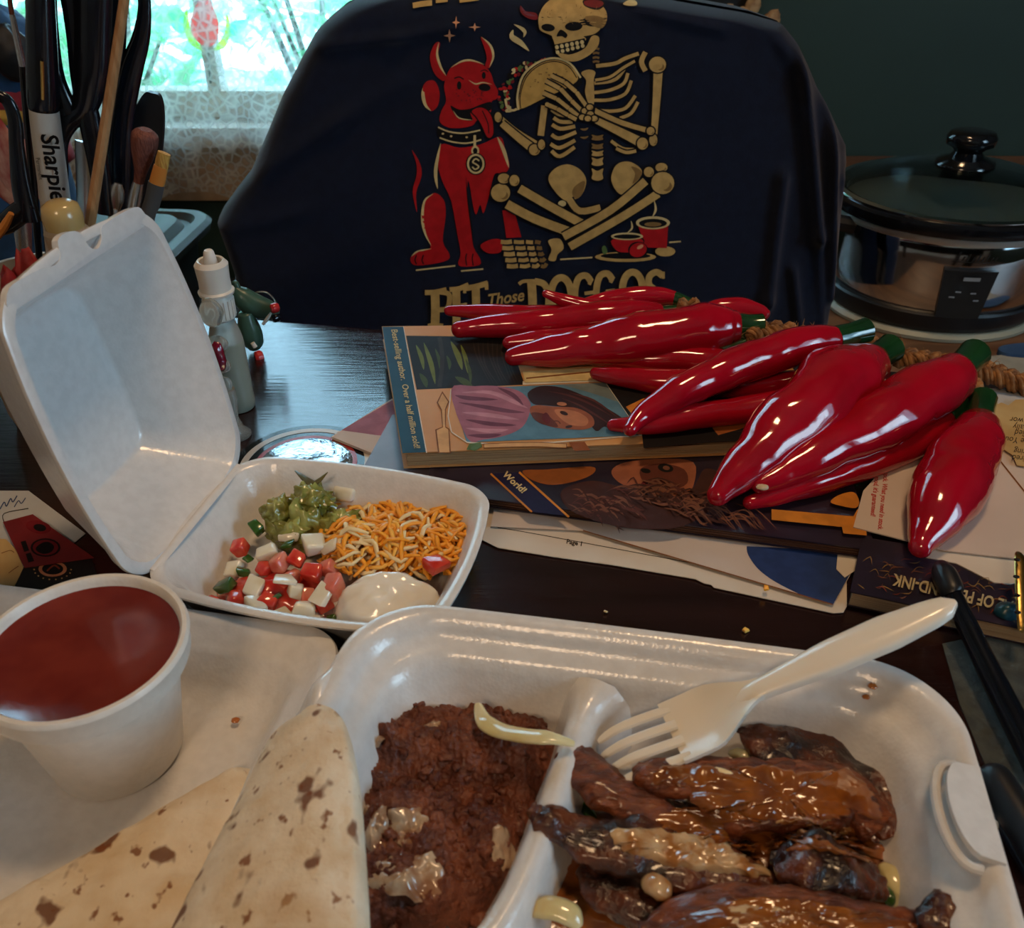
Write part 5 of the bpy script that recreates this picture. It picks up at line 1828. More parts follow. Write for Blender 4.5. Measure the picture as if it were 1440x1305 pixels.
pepper([(1010, 696, 2.0, 17), (1034, 670, 2.4, 27), (1075, 632, 2.9, 42), (1125, 588, 3.4, 53), (1172, 546, 3.7, 56), (1208, 522, 3.7, 42), (1222, 510, 3.7, 28)], (1246, 494, 3.8, 18), 'broad red pepper in the middle, tip over the curly-haired portrait', 0.03, 12)
pepper([(1054, 707, 1.35, 10), (1100, 694, 1.5, 15), (1160, 673, 1.6, 20), (1225, 648, 1.7, 24), (1290, 616, 1.8, 27), (1326, 592, 1.9, 20)], (1354, 572, 2.0, 16), 'slender lower pepper beside the chipped one, lying on the purple paperback', 0, 13)
pep = pepper([(1068, 682, 2.2, 12), (1120, 656, 2.5, 24), (1185, 622, 2.9, 34), (1250, 584, 3.3, 42), (1308, 548, 3.6, 42), (1340, 528, 3.6, 32)], (1364, 504, 3.7, 19), 'long pepper with a chipped pale tip, second from the right', 0.03, 14)
mat('bare_clay', (0.55, 0.42, 0.27), 0.8)
mk('chip', lump(P(1072, 685, 2.85), .28, .2, .12, .3, 2, 8, 3, False), M_('bare_clay'), pep, label='pale chip in the glaze')
pepper([(1294, 768, 1.75, 18), (1306, 742, 1.95, 30), (1326, 700, 2.35, 46), (1350, 655, 2.5, 48), (1368, 620, 2.5, 40), (1375, 600, 2.4, 28)], (1380, 570, 2.5, 17), 'rightmost pepper pointing at the viewer, lying on the pale card', 0.04, 15)
# glossy little knot stem seen alone between the peppers
# jute rope: three twisted strands with loose fibres
rope_px = [(1052, 470, 3.6), (1095, 466, 3.4), (1150, 478, 3.0), (1215, 484, 2.8), (1245, 497, 2.4), (1300, 508, 2.2), (1345, 515, 2.2), (1390, 524, 2.0), (1440, 540, 1.6), (1500, 556, 1.3)]


def braid(pxs, rad, turns, name_root):
    base = [P(a, b, c) for a, b, c in cr(pxs, 20)]
    n = len(base)
    for k in range(3):
        pth = []
        for i, p in enumerate(base):
            t = (base[min(i + 1, n - 1)] - base[max(i - 1, 0)]).normalized()
            la_ = Vector((t.y, -t.x, 0)).normalized()
            ph = 2 * math.pi * (turns * i / n + k / 3)
            pth.append(p + la_ * rad * 0.95 * math.sin(ph) + Vector((0, 0, 1)) * rad * 0.6 * math.sin(2 * ph))
        gs = G()
        for q in range(5):
            sub_ = []
            for i, p in enumerate(pth):
                t = (pth[min(i + 1, n - 1)] - pth[max(i - 1, 0)]).normalized()
                a_ = Vector((t.y, -t.x, 0)).normalized()
                b_ = t.cross(a_)
                ph = 2 * math.pi * (turns * 1.6 * i / n + q / 5)
                sub_.append(p + (a_ * math.cos(ph) + b_ * math.sin(ph)) * rad * 0.38)
            gs.tube(sub_, rad * 0.30, 6)
        mk('strand', gs, M_('jute'), name_root, smooth=80)
    g_ = G()
    r4 = random.Random(3)
    for i in range(120):
        p = base[r4.randrange(n)] + Vector((r4.uniform(-.5, .5), r4.uniform(-.5, .5), r4.uniform(0, .5))) * rad * 1.5
        d = Vector((r4.uniform(-1, 1), r4.uniform(-1, 1), r4.uniform(0, 1)))
        L_ = rad * r4.uniform(.8, 2.2)
        g_.tube([p, p + d * L_ * .5 + Vector((0, 0, L_ * .2)), p + d * L_], [.022, .018, .008], 4)
    f_ = mk('loose_fibres', g_, M_('jute'), name_root, smooth=0, fix=False)
    f_['kind'] = 'stuff'


rp = root('jute_rope', P(1245, 497, 0.4), 'braided tan jute rope tying the string of red peppers together', 'rope')
braid(rope_px, 0.48, 9, rp)
g = G()
kn = P(1355, 548, 2.5)
for k in range(3):
    pts = [kn + Vector((0.8 * math.cos(a + k * 2), 0.5 * math.sin(a + k * 2), 0.5 * math.sin(a * 2 + k))) for a in [i * .5 for i in range(14)]]
    g.tube(pts, .26, 8)
mk('knot', g, M_('jute'), rp)
g = G()
kn = P(968, 434, 3.6)
for k in range(3):
    pts = [kn + Vector((0.6 * math.cos(a + k * 2), 0.4 * math.sin(a + k * 2), 0.5 * math.sin(a * 2 + k))) for a in [i * .5 for i in range(14)]]
    g.tube(pts, .16, 8)
mk('knot', g, M_('jute'), rp)
# ================================================================== print on the shirt (coordinates of the print itself, scaled onto the cloth)
def cloth(x, y, l):
    return shirt_pt(540 + x / 2.836, y / 2.836, 0.07 + l)


A = Art(cloth, 0.0005, 34)


def bone(pts, w_, knob=True, col='bone'):
    A.line(pts, (w_ + 12 if not hasattr(w_, '__len__') else (w_[0] + 12, w_[1] + 12)), 'outline')
    A.line(pts, w_, col)


def knob(x, y, rx, ry, rot=0):
    A.oval(x, y, rx + 6, ry + 6, 'outline', rot)
    A.oval(x, y, rx, ry, 'bone', rot)
    A.oval(x + rx * .35, y + ry * .3, rx * .45, ry * .45, 'bone_d', rot)
    A.oval(x, y + ry * .02, rx * .6, ry * .6, 'bone', rot)


# dog
A.line([(112, 598), (136, 650), (140, 700), (122, 765), (132, 842)], 20, 'dogred', taper=True)
A.poly([(472, 838), (518, 835), (548, 945), (488, 948)], 'dogred')
A.blob([(228, 575), (300, 588), (385, 575), (462, 545), (482, 590), (500, 660), (480, 690), (446, 690), (432, 720), (416, 790), (396, 850), (384, 815), (366, 855), (352, 800), (340, 730), (318, 700), (280, 720), (235, 700), (216, 660)], 'dogred')
A.blob([(218, 650), (260, 640), (330, 690), (332, 760), (345, 880), (356, 980), (382, 1028), (380, 1056), (310, 1062), (296, 1045), (306, 1008), (292, 930), (268, 800), (232, 720)], 'dogred', 3)
A.line([(326, 700), (334, 790), (348, 900), (356, 975)], 7, 'outline', taper=True)
A.blob([(170, 792), (205, 768), (240, 800), (246, 860), (235, 960), (260, 1010), (254, 1036), (190, 1052), (122, 1056), (106, 1028), (130, 1000), (186, 985), (160, 905), (150, 835)], 'dogred')
A.line([(196, 772), (162, 800), (154, 870), (166, 930), (190, 980)], 11, 'cream', taper=True)
A.line([(110, 1020), (135, 1000), (190, 990)], 7, 'cream', taper=True)
A.line([(226, 570), (206, 680), (214, 752)], 14, 'cream', taper=True)
A.line([(452, 545), (478, 600), (498, 668)], 15, 'cream', taper=True)
for x in (130, 158):
    A.line([(x, 1015), (x - 6, 1035), (x, 1052)], 5, 'outline')
for x in (330, 356):
    A.line([(x, 1010), (x - 4, 1030), (x, 1058)], 5, 'outline')
A.blob([(180, 320), (205, 325), (222, 370), (215, 420), (190, 442), (165, 420), (152, 370), (160, 335)], 'dogred')
A.line([(172, 325), (156, 365), (164, 415), (188, 442)], 14, 'cream', taper=True)
A.blob([(262, 275), (300, 248), (345, 242), (395, 258), (425, 290), (438, 330), (454, 360), (450, 392), (430, 404), (425, 450), (400, 470), (370, 480), (352, 500), (300, 510), (252, 506), (222, 482), (230, 440), (248, 400), (240, 340)], 'dogred')
A.line([(268, 268), (310, 244), (350, 240), (400, 256)], 8, 'cream', taper=True)
A.blob([(215, 166), (200, 178), (184, 220), (190, 265), (208, 302), (238, 322), (248, 300), (226, 262), (216, 215), (224, 176)], 'dogred')
A.line([(219, 168), (212, 215), (226, 265), (248, 302)], 10, 'cream', taper=True)
A.blob([(386, 148), (410, 165), (432, 200), (433, 240), (420, 270), (404, 262), (410, 232), (402, 195)], 'dogred')
A.line([(388, 146), (424, 180), (436, 225), (420, 268)], 10, 'cream', taper=True)
A.blob([(266, 420), (300, 436), (345, 432), (390, 414), (428, 406), (424, 440), (400, 430), (372, 430), (345, 448), (352, 480), (300, 472), (276, 446)], 'outline')
A.blob([(344, 442), (378, 424), (412, 434), (436, 470), (441, 530), (425, 554), (405, 545), (386, 500), (362, 466)], 'outline')
A.blob([(350, 443), (380, 428), (410, 438), (431, 472), (436, 528), (424, 548), (408, 540), (390, 498), (368, 464)], 'dogred')
A.line([(392, 440), (414, 490), (418, 532)], 4, 'outline')
A.line([(276, 440), (300, 470), (352, 478)], 5, 'cream', taper=True)
A.oval(401, 348, 24, 15, 'outline', 5)
A.line([(338, 318), (365, 334), (395, 328), (432, 336)], 6, 'cream', taper=True)
A.oval(300, 340, 9, 17, 'outline')
A.oval(398, 300, 8, 14, 'outline')
A.line([(280, 312), (300, 306), (318, 316)], 5, 'outline')
A.line([(385, 284), (402, 278), (416, 286)], 4, 'outline')
r5 = random.Random(2)
for k in range(26):
    A.oval(r5.uniform(285, 400), r5.uniform(355, 405), r5.uniform(2, 4), r5.uniform(2, 4), 'maroon', n=7)
A.blob([(216, 505), (260, 520), (320, 526), (384, 516), (388, 556), (310, 574), (224, 552)], 'outline')
A.line([(216, 506), (260, 524), (320, 530), (384, 518)], 6, 'cream')
A.line([(222, 548), (270, 564), (330, 570), (388, 556)], 6, 'cream')
for x, y in ((235, 532), (268, 542), (330, 546)):
    A.oval(x, y, 5, 4, 'cream')
A.line([(362, 538), (362, 582)], 10, 'cream')
A.oval(364, 600, 16, 20, 'cream')
A.oval(364, 600, 9, 12, 'outline')
A.oval(366, 652, 40, 44, 'outline')
A.oval(366, 652, 35, 40, 'cream')
A.oval(366, 652, 27, 32, 'outline')
A.line([(380, 640), (366, 632), (354, 645), (368, 654), (378, 664), (364, 674), (352, 664)], 6, 'cream')
for x, y, a, b in ((288, 87, 16, 24), (362, 107, 24, 17), (262, 140, 24, 28)):
    A.poly([(x - a, y), (x - a * .2, y - b * .2), (x, y - b), (x + a * .2, y - b * .2), (x + a, y), (x + a * .2, y + b * .2), (x, y + b), (x - a * .2, y + b * .2)], 'peach')
A.flush('devil_dog_print', shirt_cloth, 'red devil dog print with horns and collar')

# skeleton
A.line([(515, 118), (510, 145), (545, 170), (578, 202)], 24, 'cream', taper=True)
A.line([(518, 96), (548, 112), (562, 128), (556, 148)], 15, 'cream', taper=True)
# far arm and ribs first
bone([(640, 420), (625, 540)], 26)
bone([(470, 470), (530, 520), (632, 582)], 14)
bone([(470, 490), (540, 550), (600, 596)], (26, 36))
knob(600, 596, 22, 22)
knob(455, 466, 14, 20)
knob(628, 575, 14, 20)
for pts in ([(668, 435), (700, 455), (745, 460)], [(676, 468), (705, 484), (752, 484)], [(670, 495), (705, 512), (762, 502)], [(668, 535), (700, 550), (766, 525)], [(664, 572), (700, 588), (762, 558)], [(668, 600), (702, 622), (760, 585)]):
    bone(pts, 15)
for pts in ([(838, 330), (890, 325), (930, 310), (960, 270)], [(838, 368), (900, 358), (955, 332), (972, 290)], [(838, 398), (900, 396), (962, 372), (986, 320)], [(842, 436), (900, 442), (962, 430), (1002, 380)], [(940, 470), (985, 450), (1012, 405)], [(905, 560), (950, 590), (1000, 595)], [(925, 590), (965, 606), (1005, 600)]):
    bone(pts, 13)
bone([(845, 262), (920, 252), (960, 232), (1015, 212)], 15)
bone([(842, 318), (900, 306), (955, 268), (1000, 242)], 11)
A.blob([(786, 290), (815, 276), (842, 286), (836, 320), (838, 400), (826, 436), (802, 370), (806, 320)], 'bone')
for y, h, c in ((545, 16, 'bone_d'), (580, 16, 'bone_d'), (608, 16, 'bone'), (640, 24, 'bone'), (690, 34, 'bone')):
    A.blob([(824, y - h * .8), (850, y - h * .5), (878, y - h * .8), (874, y), (878, y + h * .7), (850, y + h), (824, y + h * .7), (828, y)], 'outline')
    A.blob([(828, y - h * .6), (850, y - h * .3), (874, y - h * .6), (870, y), (873, y + h * .6), (850, y + h * .85), (828, y + h * .6), (832, y)], c)
for y in (512, 545):
    A.line([(782, y), (800, y + 3), (815, y - 4)], 9, 'bone_d', taper=True)
for y in (195, 212, 230, 246):
    A.line([(832, y), (846, y - 3), (858, y)], 9, 'bone_d')
# upper arm
bone([(1042, 206), (1026, 245), (1042, 282)], 20)
bone([(1094, 255), (1086, 400), (1074, 560)], (38, 24))
knob(1090, 256, 34, 32)
knob(1073, 556, 16, 24)
# taco
for k in range(60):
    t = k / 60
    a = R(200 - 118 * t)
    rr_ = r5.uniform(0, 40)
    x, y = 640 + (130 + rr_) * math.cos(a) - 12, 375 - (135 + rr_ * .6) * math.sin(a) + 20
    A.oval(x, y, r5.uniform(6, 12), r5.uniform(4, 8), r5.choice(('green', 'maroon', 'red', 'outline', 'dogred', 'cream', 'green')), r5.uniform(0, 180), 8)
A.line([(484, 392), (492, 425), (515, 438), (535, 428)], 9, 'cream')
A.blob([(538, 438), (530, 380), (552, 300), (610, 246), (680, 228), (745, 250), (786, 310), (780, 340), (720, 360), (640, 395)], 'outline')
A.blob([(542, 432), (540, 380), (562, 306), (615, 256), (680, 238), (738, 258), (774, 312), (720, 352), (640, 388)], 'taco')
A.line([(536, 436), (532, 380), (554, 300), (612, 248), (680, 230), (742, 252), (784, 308)], 8, 'cream')
A.line([(545, 430), (543, 380), (566, 308), (617, 260), (680, 243), (735, 262), (768, 308)], 4, 'outline')
for k in range(22):
    A.oval(r5.uniform(570, 730), r5.uniform(265, 350), r5.uniform(2, 5), r5.uniform(2, 4), 'bone_d', n=7)
# near forearm and hand
bone([(842, 440), (950, 488), (1068, 522)], 20)
bone([(840, 474), (930, 518), (1036, 572)], (24, 40))
knob(1030, 570, 22, 24)
knob(1062, 520, 16, 16)
for f in ([(668, 300), (722, 326), (768, 366), (812, 428)], [(645, 320), (704, 352), (748, 400), (795, 446)], [(635, 368), (690, 392), (740, 432), (782, 466)], [(646, 412), (692, 432), (736, 458), (770, 476)]):
    A.line(f, 27, 'outline')
    for (x0, y0), (x1, y1) in zip(f, f[1:]):
        d = math.hypot(x1 - x0, y1 - y0)
        ux, uy = (x1 - x0) / d, (y1 - y0) / d
        A.line([(x0 + ux * 3, y0 + uy * 3), ((x0 + x1) / 2, (y0 + y1) / 2), (x1 - ux * 4, y1 - uy * 4)], 16, 'bone')
        A.oval(x0 + ux * 5, y0 + uy * 5, 9, 9, 'bone', n=10)
for x, y in ((800, 440), (820, 425), (790, 465), (822, 452), (838, 470), (812, 470)):
    knob(x, y, 13, 11)
# skull
A.blob([(545, 24), (560, 44), (606, 52), (610, 76), (575, 72), (546, 50)], 'maroon')
A.line([(548, 28), (565, 52), (606, 64)], 10, 'pink_d', taper=True)
A.blob([(617, 100), (618, 60), (645, 18), (700, -10), (790, -12), (850, 10), (886, 45), (884, 95), (860, 118), (840, 150), (700, 165), (650, 135), (625, 122)], 'outline')
A.blob([(617, 100), (618, 60), (645, 18), (700, -10), (790, -12), (850, 10), (886, 45), (884, 90), (850, 104), (800, 70), (810, 100), (862, 108), (840, 132), (800, 142), (745, 150), (700, 152), (655, 134), (625, 120)], 'bone')
A.blob([(800, 68), (845, 62), (884, 78), (870, 110), (830, 100)], 'bone_d')
A.blob([(672, 130), (720, 112), (790, 140), (802, 160), (745, 182), (690, 184), (676, 160)], 'bone')
A.blob([(684, 196), (735, 216), (800, 190), (828, 142), (856, 146), (852, 182), (820, 216), (770, 241), (730, 240), (700, 224)], 'bone')
A.poly([(678, 176), (800, 150), (806, 182), (740, 214), (690, 208)], 'outline')
for i in range(6):
    x, y = 689 + 20 * i, 186 - 4 * i
    A.oval(x, y, 8, 9, 'cream', -10, 8)
    A.oval(x + 3, y + 20 - i, 8, 8, 'cream', -10, 8)
A.oval(654, 108, 27, 15, 'outline', 6)
A.oval(756, 103, 35, 18, 'outline', -3)
A.blob([(688, 142), (704, 116), (730, 134), (724, 150), (708, 142)], 'outline')
A.blob([(795, 6), (830, 0), (872, 6), (882, 22), (852, 40), (804, 28)], 'outline')
A.blob([(800, 10), (830, 4), (868, 8), (876, 20), (850, 33), (806, 24)], 'maroon')
for k in range(18):
    A.line([(x := r5.uniform(640, 860), y := r5.uniform(10, 90)), (x + r5.uniform(-6, 6), y + r5.uniform(4, 12))], 1.8, 'bone_d')
# pelvis
A.blob([(655, 712), (680, 670), (730, 652), (780, 672), (806, 716), (790, 770), (760, 792), (730, 800), (690, 770)], 'bone')
A.blob([(760, 740), (800, 718), (790, 770), (765, 790), (750, 770)], 'bone_d')
bone([(738, 790), (780, 838), (862, 824)], 26)
A.oval(710, 808, 16, 12, 'cream')
A.blob([(905, 705), (925, 655), (970, 640), (1016, 662), (1026, 692), (990, 740), (950, 772), (920, 750)], 'bone')
A.blob([(985, 660), (1022, 675), (1022, 700), (990, 730), (1000, 690)], 'bone_d')
# legs and foot
bone([(490, 810), (600, 868), (742, 922)], 36)
bone([(540, 748), (660, 818), (792, 890)], 34)
for a in ((465, 765, 38, 36), (478, 708, 24, 20), (520, 716, 20, 22)):
    knob(*a)
bone([(1092, 768), (950, 860), (740, 980)], 32)
bone([(1042, 718), (900, 836), (715, 940)], 32)
for a in ((1055, 682, 20, 20), (1105, 664, 24, 18), (1110, 726, 46, 44)):
    knob(*a)
A.blob([(388, 970), (430, 950), (468, 954), (466, 1000), (420, 1006), (392, 990)], 'dogred')
for j in range(5):
    y = 960 + 24 * j
    x0 = 466 + 6 * j
    w4 = (52, 48, 36, 30)
    x = x0
    for q, ww in enumerate(w4):
        A.line([(x, y), (x + ww * .45, y + 2), (x + ww - 8, y - 1 - q * (j - 1.5) * 1.2)], 15 if q else 17, 'bone' if q < 3 else 'bone_d')
        x += ww
A.blob([(655, 955), (700, 948), (716, 985), (692, 1010), (682, 1036), (655, 1030), (668, 992)], 'bone')
A.flush('skeleton_print', shirt_cloth, 'cream skeleton print holding a taco')

# salsa cups and ground lines
A.oval(962, 1020, 122, 20, 'bone')
A.oval(962, 1016, 100, 12, 'outline')
A.oval(1120, 998, 40, 20, 'bone')
A.poly([(1010, 888), (1132, 888), (1126, 985), (1040, 982)], 'dogred')
A.oval(1071, 884, 68, 26, 'cream')
A.oval(1071, 886, 56, 18, 'outline')
A.oval(1071, 890, 34, 9, 'bone_d')
A.blob([(905, 945), (1032, 945), (1012, 998), (968, 1006), (922, 998)], 'outline')
A.blob([(910, 950), (1028, 950), (1008, 994), (968, 1002), (926, 994)], 'dogred')
A.oval(968, 938, 64, 15, 'cream')
A.oval(968, 939, 54, 9, 'outline')
A.oval(1012, 992, 40, 33, 'outline')
A.oval(1012, 992, 35, 28, 'dogred', -20)
A.oval(1020, 980, 14, 7, 'peach', -30)
A.line([(968, 925), (988, 905), (984, 876)], 7, 'cream', taper=True)
A.line([(1068, 862), (1082, 832), (1076, 795)], 9, 'cream', taper=True)
A.blob([(868, 985), (880, 975), (890, 1000), (875, 1010)], 'green')
A.flush('salsa_cup_print', shirt_cloth)
for a, b in (((128, 1073), (285, 1055)), ((308, 1076), (396, 1068)), ((702, 1030), (830, 1022)), ((1136, 962), (1182, 958))):
    A.line([a, b], 6, 'cream')
    A.flush('ground_line_print', shirt_cloth)

# lettering: PET those DOGGOS in western slab letters
def st(pts, w_):
    A.line(pts, w_, 'bone', n=5)


st([(204, 1158), (206, 1230), (204, 1300)], 34)
st([(164, 1162), (205, 1160), (250, 1150)], 20)
st([(212, 1158), (256, 1166), (262, 1195), (250, 1226), (214, 1230)], 20)
st([(176, 1294), (206, 1290), (236, 1294)], 16)
st([(288, 1148), (290, 1225), (290, 1300)], 32)
st([(262, 1150), (300, 1146), (338, 1130)], 20)
st([(288, 1216), (326, 1212)], 18)
st([(326, 1202), (328, 1224)], 10)
st([(366, 1140), (368, 1220), (368, 1300)], 32)
st([(318, 1146), (364, 1138), (414, 1124)], 22)
st([(322, 1138), (322, 1164)], 12)
st([(408, 1118), (410, 1150)], 14)
A.flush('lettering', shirt_cloth, 'cream word PET')
A.text('Those', 410, 1216, 66, -9, 'bone', sx=0.9, shear=0.35, offset=0.02)
A.flush('lettering', shirt_cloth, 'small cream script word between the two slab words')
st([(588, 1120), (592, 1190), (592, 1290)], 34)
st([(538, 1128), (560, 1116), (625, 1116)], 14)
st([(600, 1116), (640, 1130), (656, 1180), (648, 1240), (610, 1270)], 26)
for cx, cy, rx, ry in ((706, 1172, 40, 70), (990, 1148, 40, 68)):
    st([(cx + rx * math.cos(a), cy + ry * math.sin(a)) for a in [R(k * 30) for k in range(13)]], 28)
for cx, cy in ((795, 1160), (880, 1152)):
    st([(cx + 30, cy - 42), (cx + 10, cy - 66), (cx - 20, cy - 55), (cx - 34, cy), (cx - 28, cy + 60), (cx + 5, cy + 80), (cx + 34, cy + 50)], 26)
    st([(cx + 32, cy - 50), (cx + 22, cy - 30)], 14)
    st([(cx + 4, cy + 5), (cx + 40, cy)], 14)
st([(1110, 1095), (1085, 1080), (1058, 1096), (1056, 1130), (1085, 1155), (1104, 1185), (1090, 1220), (1055, 1222)], 26)
st([(1112, 1078), (1112, 1106)], 12)
A.flush('lettering', shirt_cloth, 'cream word DOGGOS')
# lower ends of the upper lettering at the collar fold
st([(114, 24), (150, 18), (190, 14)], 20)
st([(205, 8), (252, 4)], 14)
st([(300, 6), (378, -2)], 16)
A.oval(985, 18, 30, 6, 'cream')
A.flush('lettering', shirt_cloth, 'lower edge of the upper lettering at the fold')
# ================================================================== tool cup behind the foam lid
mat('black_plastic', (0.0045, 0.006, 0.010), 0.16, spec=0.6)
mat('black_matte', (0.006, 0.007, 0.009), 0.5)
mat('marker_body', (0.42, 0.40, 0.36), 0.35)
mat('bamboo', (0.46, 0.235, 0.10), 0.5, col2=(0.36, 0.17, 0.065), nscale=60, stretch=(6, 6, 1))
mat('ferrule', (0.55, 0.55, 0.55), 0.25, metal=0.9)
mat('bristle_brown', (0.10, 0.026, 0.018), 0.7, col2=(0.18, 0.06, 0.04), nscale=300, stretch=(4, 4, .3), bump=.4, bscale=400)
mat('bristle_gold', (0.55, 0.34, 0.08), 0.7, col2=(0.40, 0.20, 0.04), nscale=300, stretch=(4, 4, .3), bump=.4, bscale=400)
mat('orange_paint', (0.52, 0.19, 0.03), 0.4)
mat('grey_handle', (0.06, 0.062, 0.065), 0.35)
mat('amber_plastic', (0.42, 0.30, 0.12), 0.25, sss=0.2, coat=0.3)
mat('cup_ceramic', (0.30, 0.22, 0.14), 0.35)
mat('rose_cloth', (0.30, 0.05, 0.06), 0.7, col2=(0.55, 0.36, 0.33), nscale=90, ndetail=5, stretch=(1, 1, .5), mix=(.42, .6))
TY = 46.0


def W_(px, py, y=TY):
    return V(px, py, y)


def wtube(pts, y, n=12, flat=1.0, up=None):
    """pts px, py, half width px in a vertical plane"""
    pp = cr(pts, 7)
    cs = [V(a, b, y) for a, b, c in pp]
    return G().tube(cs, [max(.02, c * cmpx(p)) for (a, b, c), p in zip(pp, cs)], n, flat=flat, up=up or (0, 1, 0))


tc_ = Vector((-24.0, 46.0, 0))
cupt = root('tool_cup', tc_, 'ceramic cup of brushes, scissors and markers behind the raised foam lid', 'cup')
mk('body', G().lathe([(3.4, 0), (3.6, .1), (3.8, 1), (4.0, 8.0), (4.05, 8.4), (3.8, 8.4), (3.7, 7), (3.4, .8)], 36, tc_, sx=1.3), M_('cup_ceramic'), cupt)

# scissors: each is blades + two handle loops
def scissors(label, y, loops, blade):
    rt = root('scissors', V(blade[1][0], blade[1][1], y) * 1.0, label, 'scissors')
    for lp in loops:
        mk('handle', wtube(lp, y, 12, 0.62), M_('black_plastic'), rt, smooth=80)
    a, b = V(*blade[0], y), V(*blade[1], y)
    mk('blade', G().tube([a, b], [.5, .2], 8, flat=.25, up=(0, 1, 0)), M_('ferrule'), rt)
    return rt


scissors('large black-handled scissors standing in the cup, left of the wooden skewer', 45.0,
         [[(88, -50, 13), (97, 0, 12), (104, 50, 11), (112, 108, 13), (124, 160, 16), (138, 230, 15), (148, 300, 12)],
          [(132, -50, 26), (130, 30, 25), (128, 100, 24), (118, 150, 18), (96, 170, 15), (84, 200, 12), (86, 250, 10), (80, 305, 9)],
          [(60, -50, 18), (62, 40, 20), (72, 110, 20), (96, 160, 18)]], ((120, 200), (118, 420)))
scissors('black-handled scissors with a curved handle, right of the wooden skewer', 47.0,
         [[(192, -50, 12), (203, 0, 9), (199, 50, 12), (184, 100, 16), (172, 160, 17), (168, 220, 18), (170, 300, 12)],
          [(168, -50, 12), (166, 40, 12), (160, 120, 14), (158, 200, 16), (152, 300, 14)]], ((165, 220), (160, 420)))
scissors('black scissors handle loop at the left edge of the picture', 44.0,
         [[(-30, 150, 8), (-12, 134, 8), (8, 140, 9), (20, 165, 10), (24, 210, 11), (30, 260, 14), (42, 310, 16)], [(-30, 310, 14), (0, 318, 14), (28, 300, 16), (44, 285, 12)]], ((30, 300), (40, 430)))

# permanent marker
mkr = root('marker', V(84, 420, 44.2), 'fat permanent marker with black cap and script lettering in the tool cup', 'marker')
mcap = mk('cap', wtube([(57, -30, 17), (58, 40, 20), (61, 147, 21), (61.2, 148, 12)], 44.2, 20), M_('black_plastic'), mkr)
mk('barrel', wtube([(61, 147, 19.5), (66, 190, 20), (80, 300, 20), (94, 420, 20)], 44.2, 20), M_('marker_body'), mkr)
mk('clip_highlight', wtube([(59, 86, 2.5), (60, 115, 2.5), (60.5, 140, 2.5)], 43.42, 8), M_('gold') if 'gold' in MATS else mat('gold', (0.6, 0.4, 0.13), 0.25, metal=1.0), mcap)  # gold colour stands in for the highlight along the cap's clip
AM = Art(lambda x, y, l: V(x, y, 43.50 - l), 0.004)
AM.text('Sharpie', 57, 188, 34, 81, 'outline', sx=0.95, shear=0.25, offset=0.02)
AM.text('Permanent', 50, 222, 8, 81, 'outline', sx=0.9)
AM.flush('lettering', mkr)

mk('skewer', wtube([(182, -50, 7), (160, 100, 7.2), (131, 285, 7.5), (112, 410, 7)], 43.0, 10), M_('bamboo'), label='pale wooden skewer leaning right across the scissors', cat='skewer')
br = root('paint_brush', V(60, 420, 46.5), 'thin paint brush with a silver ferrule, leftmost in the cup', 'brush')
mk('bristles', wtube([(12, -40, 1), (13, -5, 3.2), (17, 20, 3.6)], 46.5, 8), M_('bristle_brown'), br)
mk('ferrule', wtube([(17, 20, 3.6), (24, 55, 4.6), (32, 93, 5)], 46.5, 10), M_('ferrule'), br)
mk('handle', wtube([(32, 93, 5), (40, 180, 6), (60, 420, 4)], 46.5, 10), M_('black_plastic'), br)
br = root('paint_brush', V(20, -20, 47.5), 'dark slim brush handle beside the silver-ferruled brush', 'brush')
mk('handle', wtube([(38, -50, 5), (44, 40, 6), (60, 250, 6), (75, 420, 5)], 47.5, 10), M_('black_plastic'), br)
mk('collar', wtube([(43.4, 30, 6.4), (44, 40, 6.6), (44.8, 50, 6.4)], 47.5, 10), M_('ferrule'), br)
br = root('makeup_brush', V(180, 420, 44.6), 'fluffy dark brown brush in the tool cup', 'brush')
mk('bristles', wtube([(205, 182, 9), (204, 190, 18), (202, 210, 17), (198, 240, 9), (195, 257, 7)], 44.6, 18), M_('bristle_brown'), br)
mk('ferrule', wtube([(195, 256, 7.5), (191, 275, 9), (186, 305, 9)], 44.6, 12), M_('ferrule'), br)
mk('handle', wtube([(186, 305, 8), (176, 420, 6)], 44.6, 12), M_('bamboo'), br)
br = root('paint_brush', V(196, 420, 44.0), 'flat yellow-bristled paint brush, rightmost in the tool cup', 'brush')
mk('bristles', wtube([(231, 215, 9), (228, 228, 9.5), (226, 240, 9)], 44.0, 12, .5), M_('bristle_gold'), br)
mk('band', wtube([(226, 234, 9.5), (223, 248, 10.5), (220, 259, 10.5)], 43.98, 12, .55), M_('orange_paint'), br)
mk('handle', wtube([(220, 258, 11.5), (214, 285, 11), (207, 310, 10), (196, 420, 8)], 44.0, 12, .6), M_('grey_handle'), br)
g = vpanel([V(x, y, 47.8) for x, y in cr([(176, 190), (188, 155), (203, 131), (213, 131), (224, 136), (229, 160), (228, 200), (221, 240), (206, 300), (196, 420), (178, 420), (172, 300)], 4, True)], 0.35)
mk('spatula', g, M_('black_satin'), label='black spatula head rising behind the fluffy brown brush', cat='spatula')
sp = root('metal_spoon', V(165, 420, 45.0), 'small tarnished spoon low in the tool cup beside the skewer', 'spoon')
mk('bowl', wtube([(166, 258, 5), (165, 268, 10), (164, 282, 10), (163, 296, 5)], 45.0, 14, .4), M_('ferrule'), sp)
mk('handle', wtube([(163, 294, 4), (160, 420, 3)], 45.0, 8), M_('ferrule'), sp)
jar = root('amber_jar', (-20.6, 41.2, 0), 'amber plastic jar with a rounded top just behind the foam lid', 'jar')
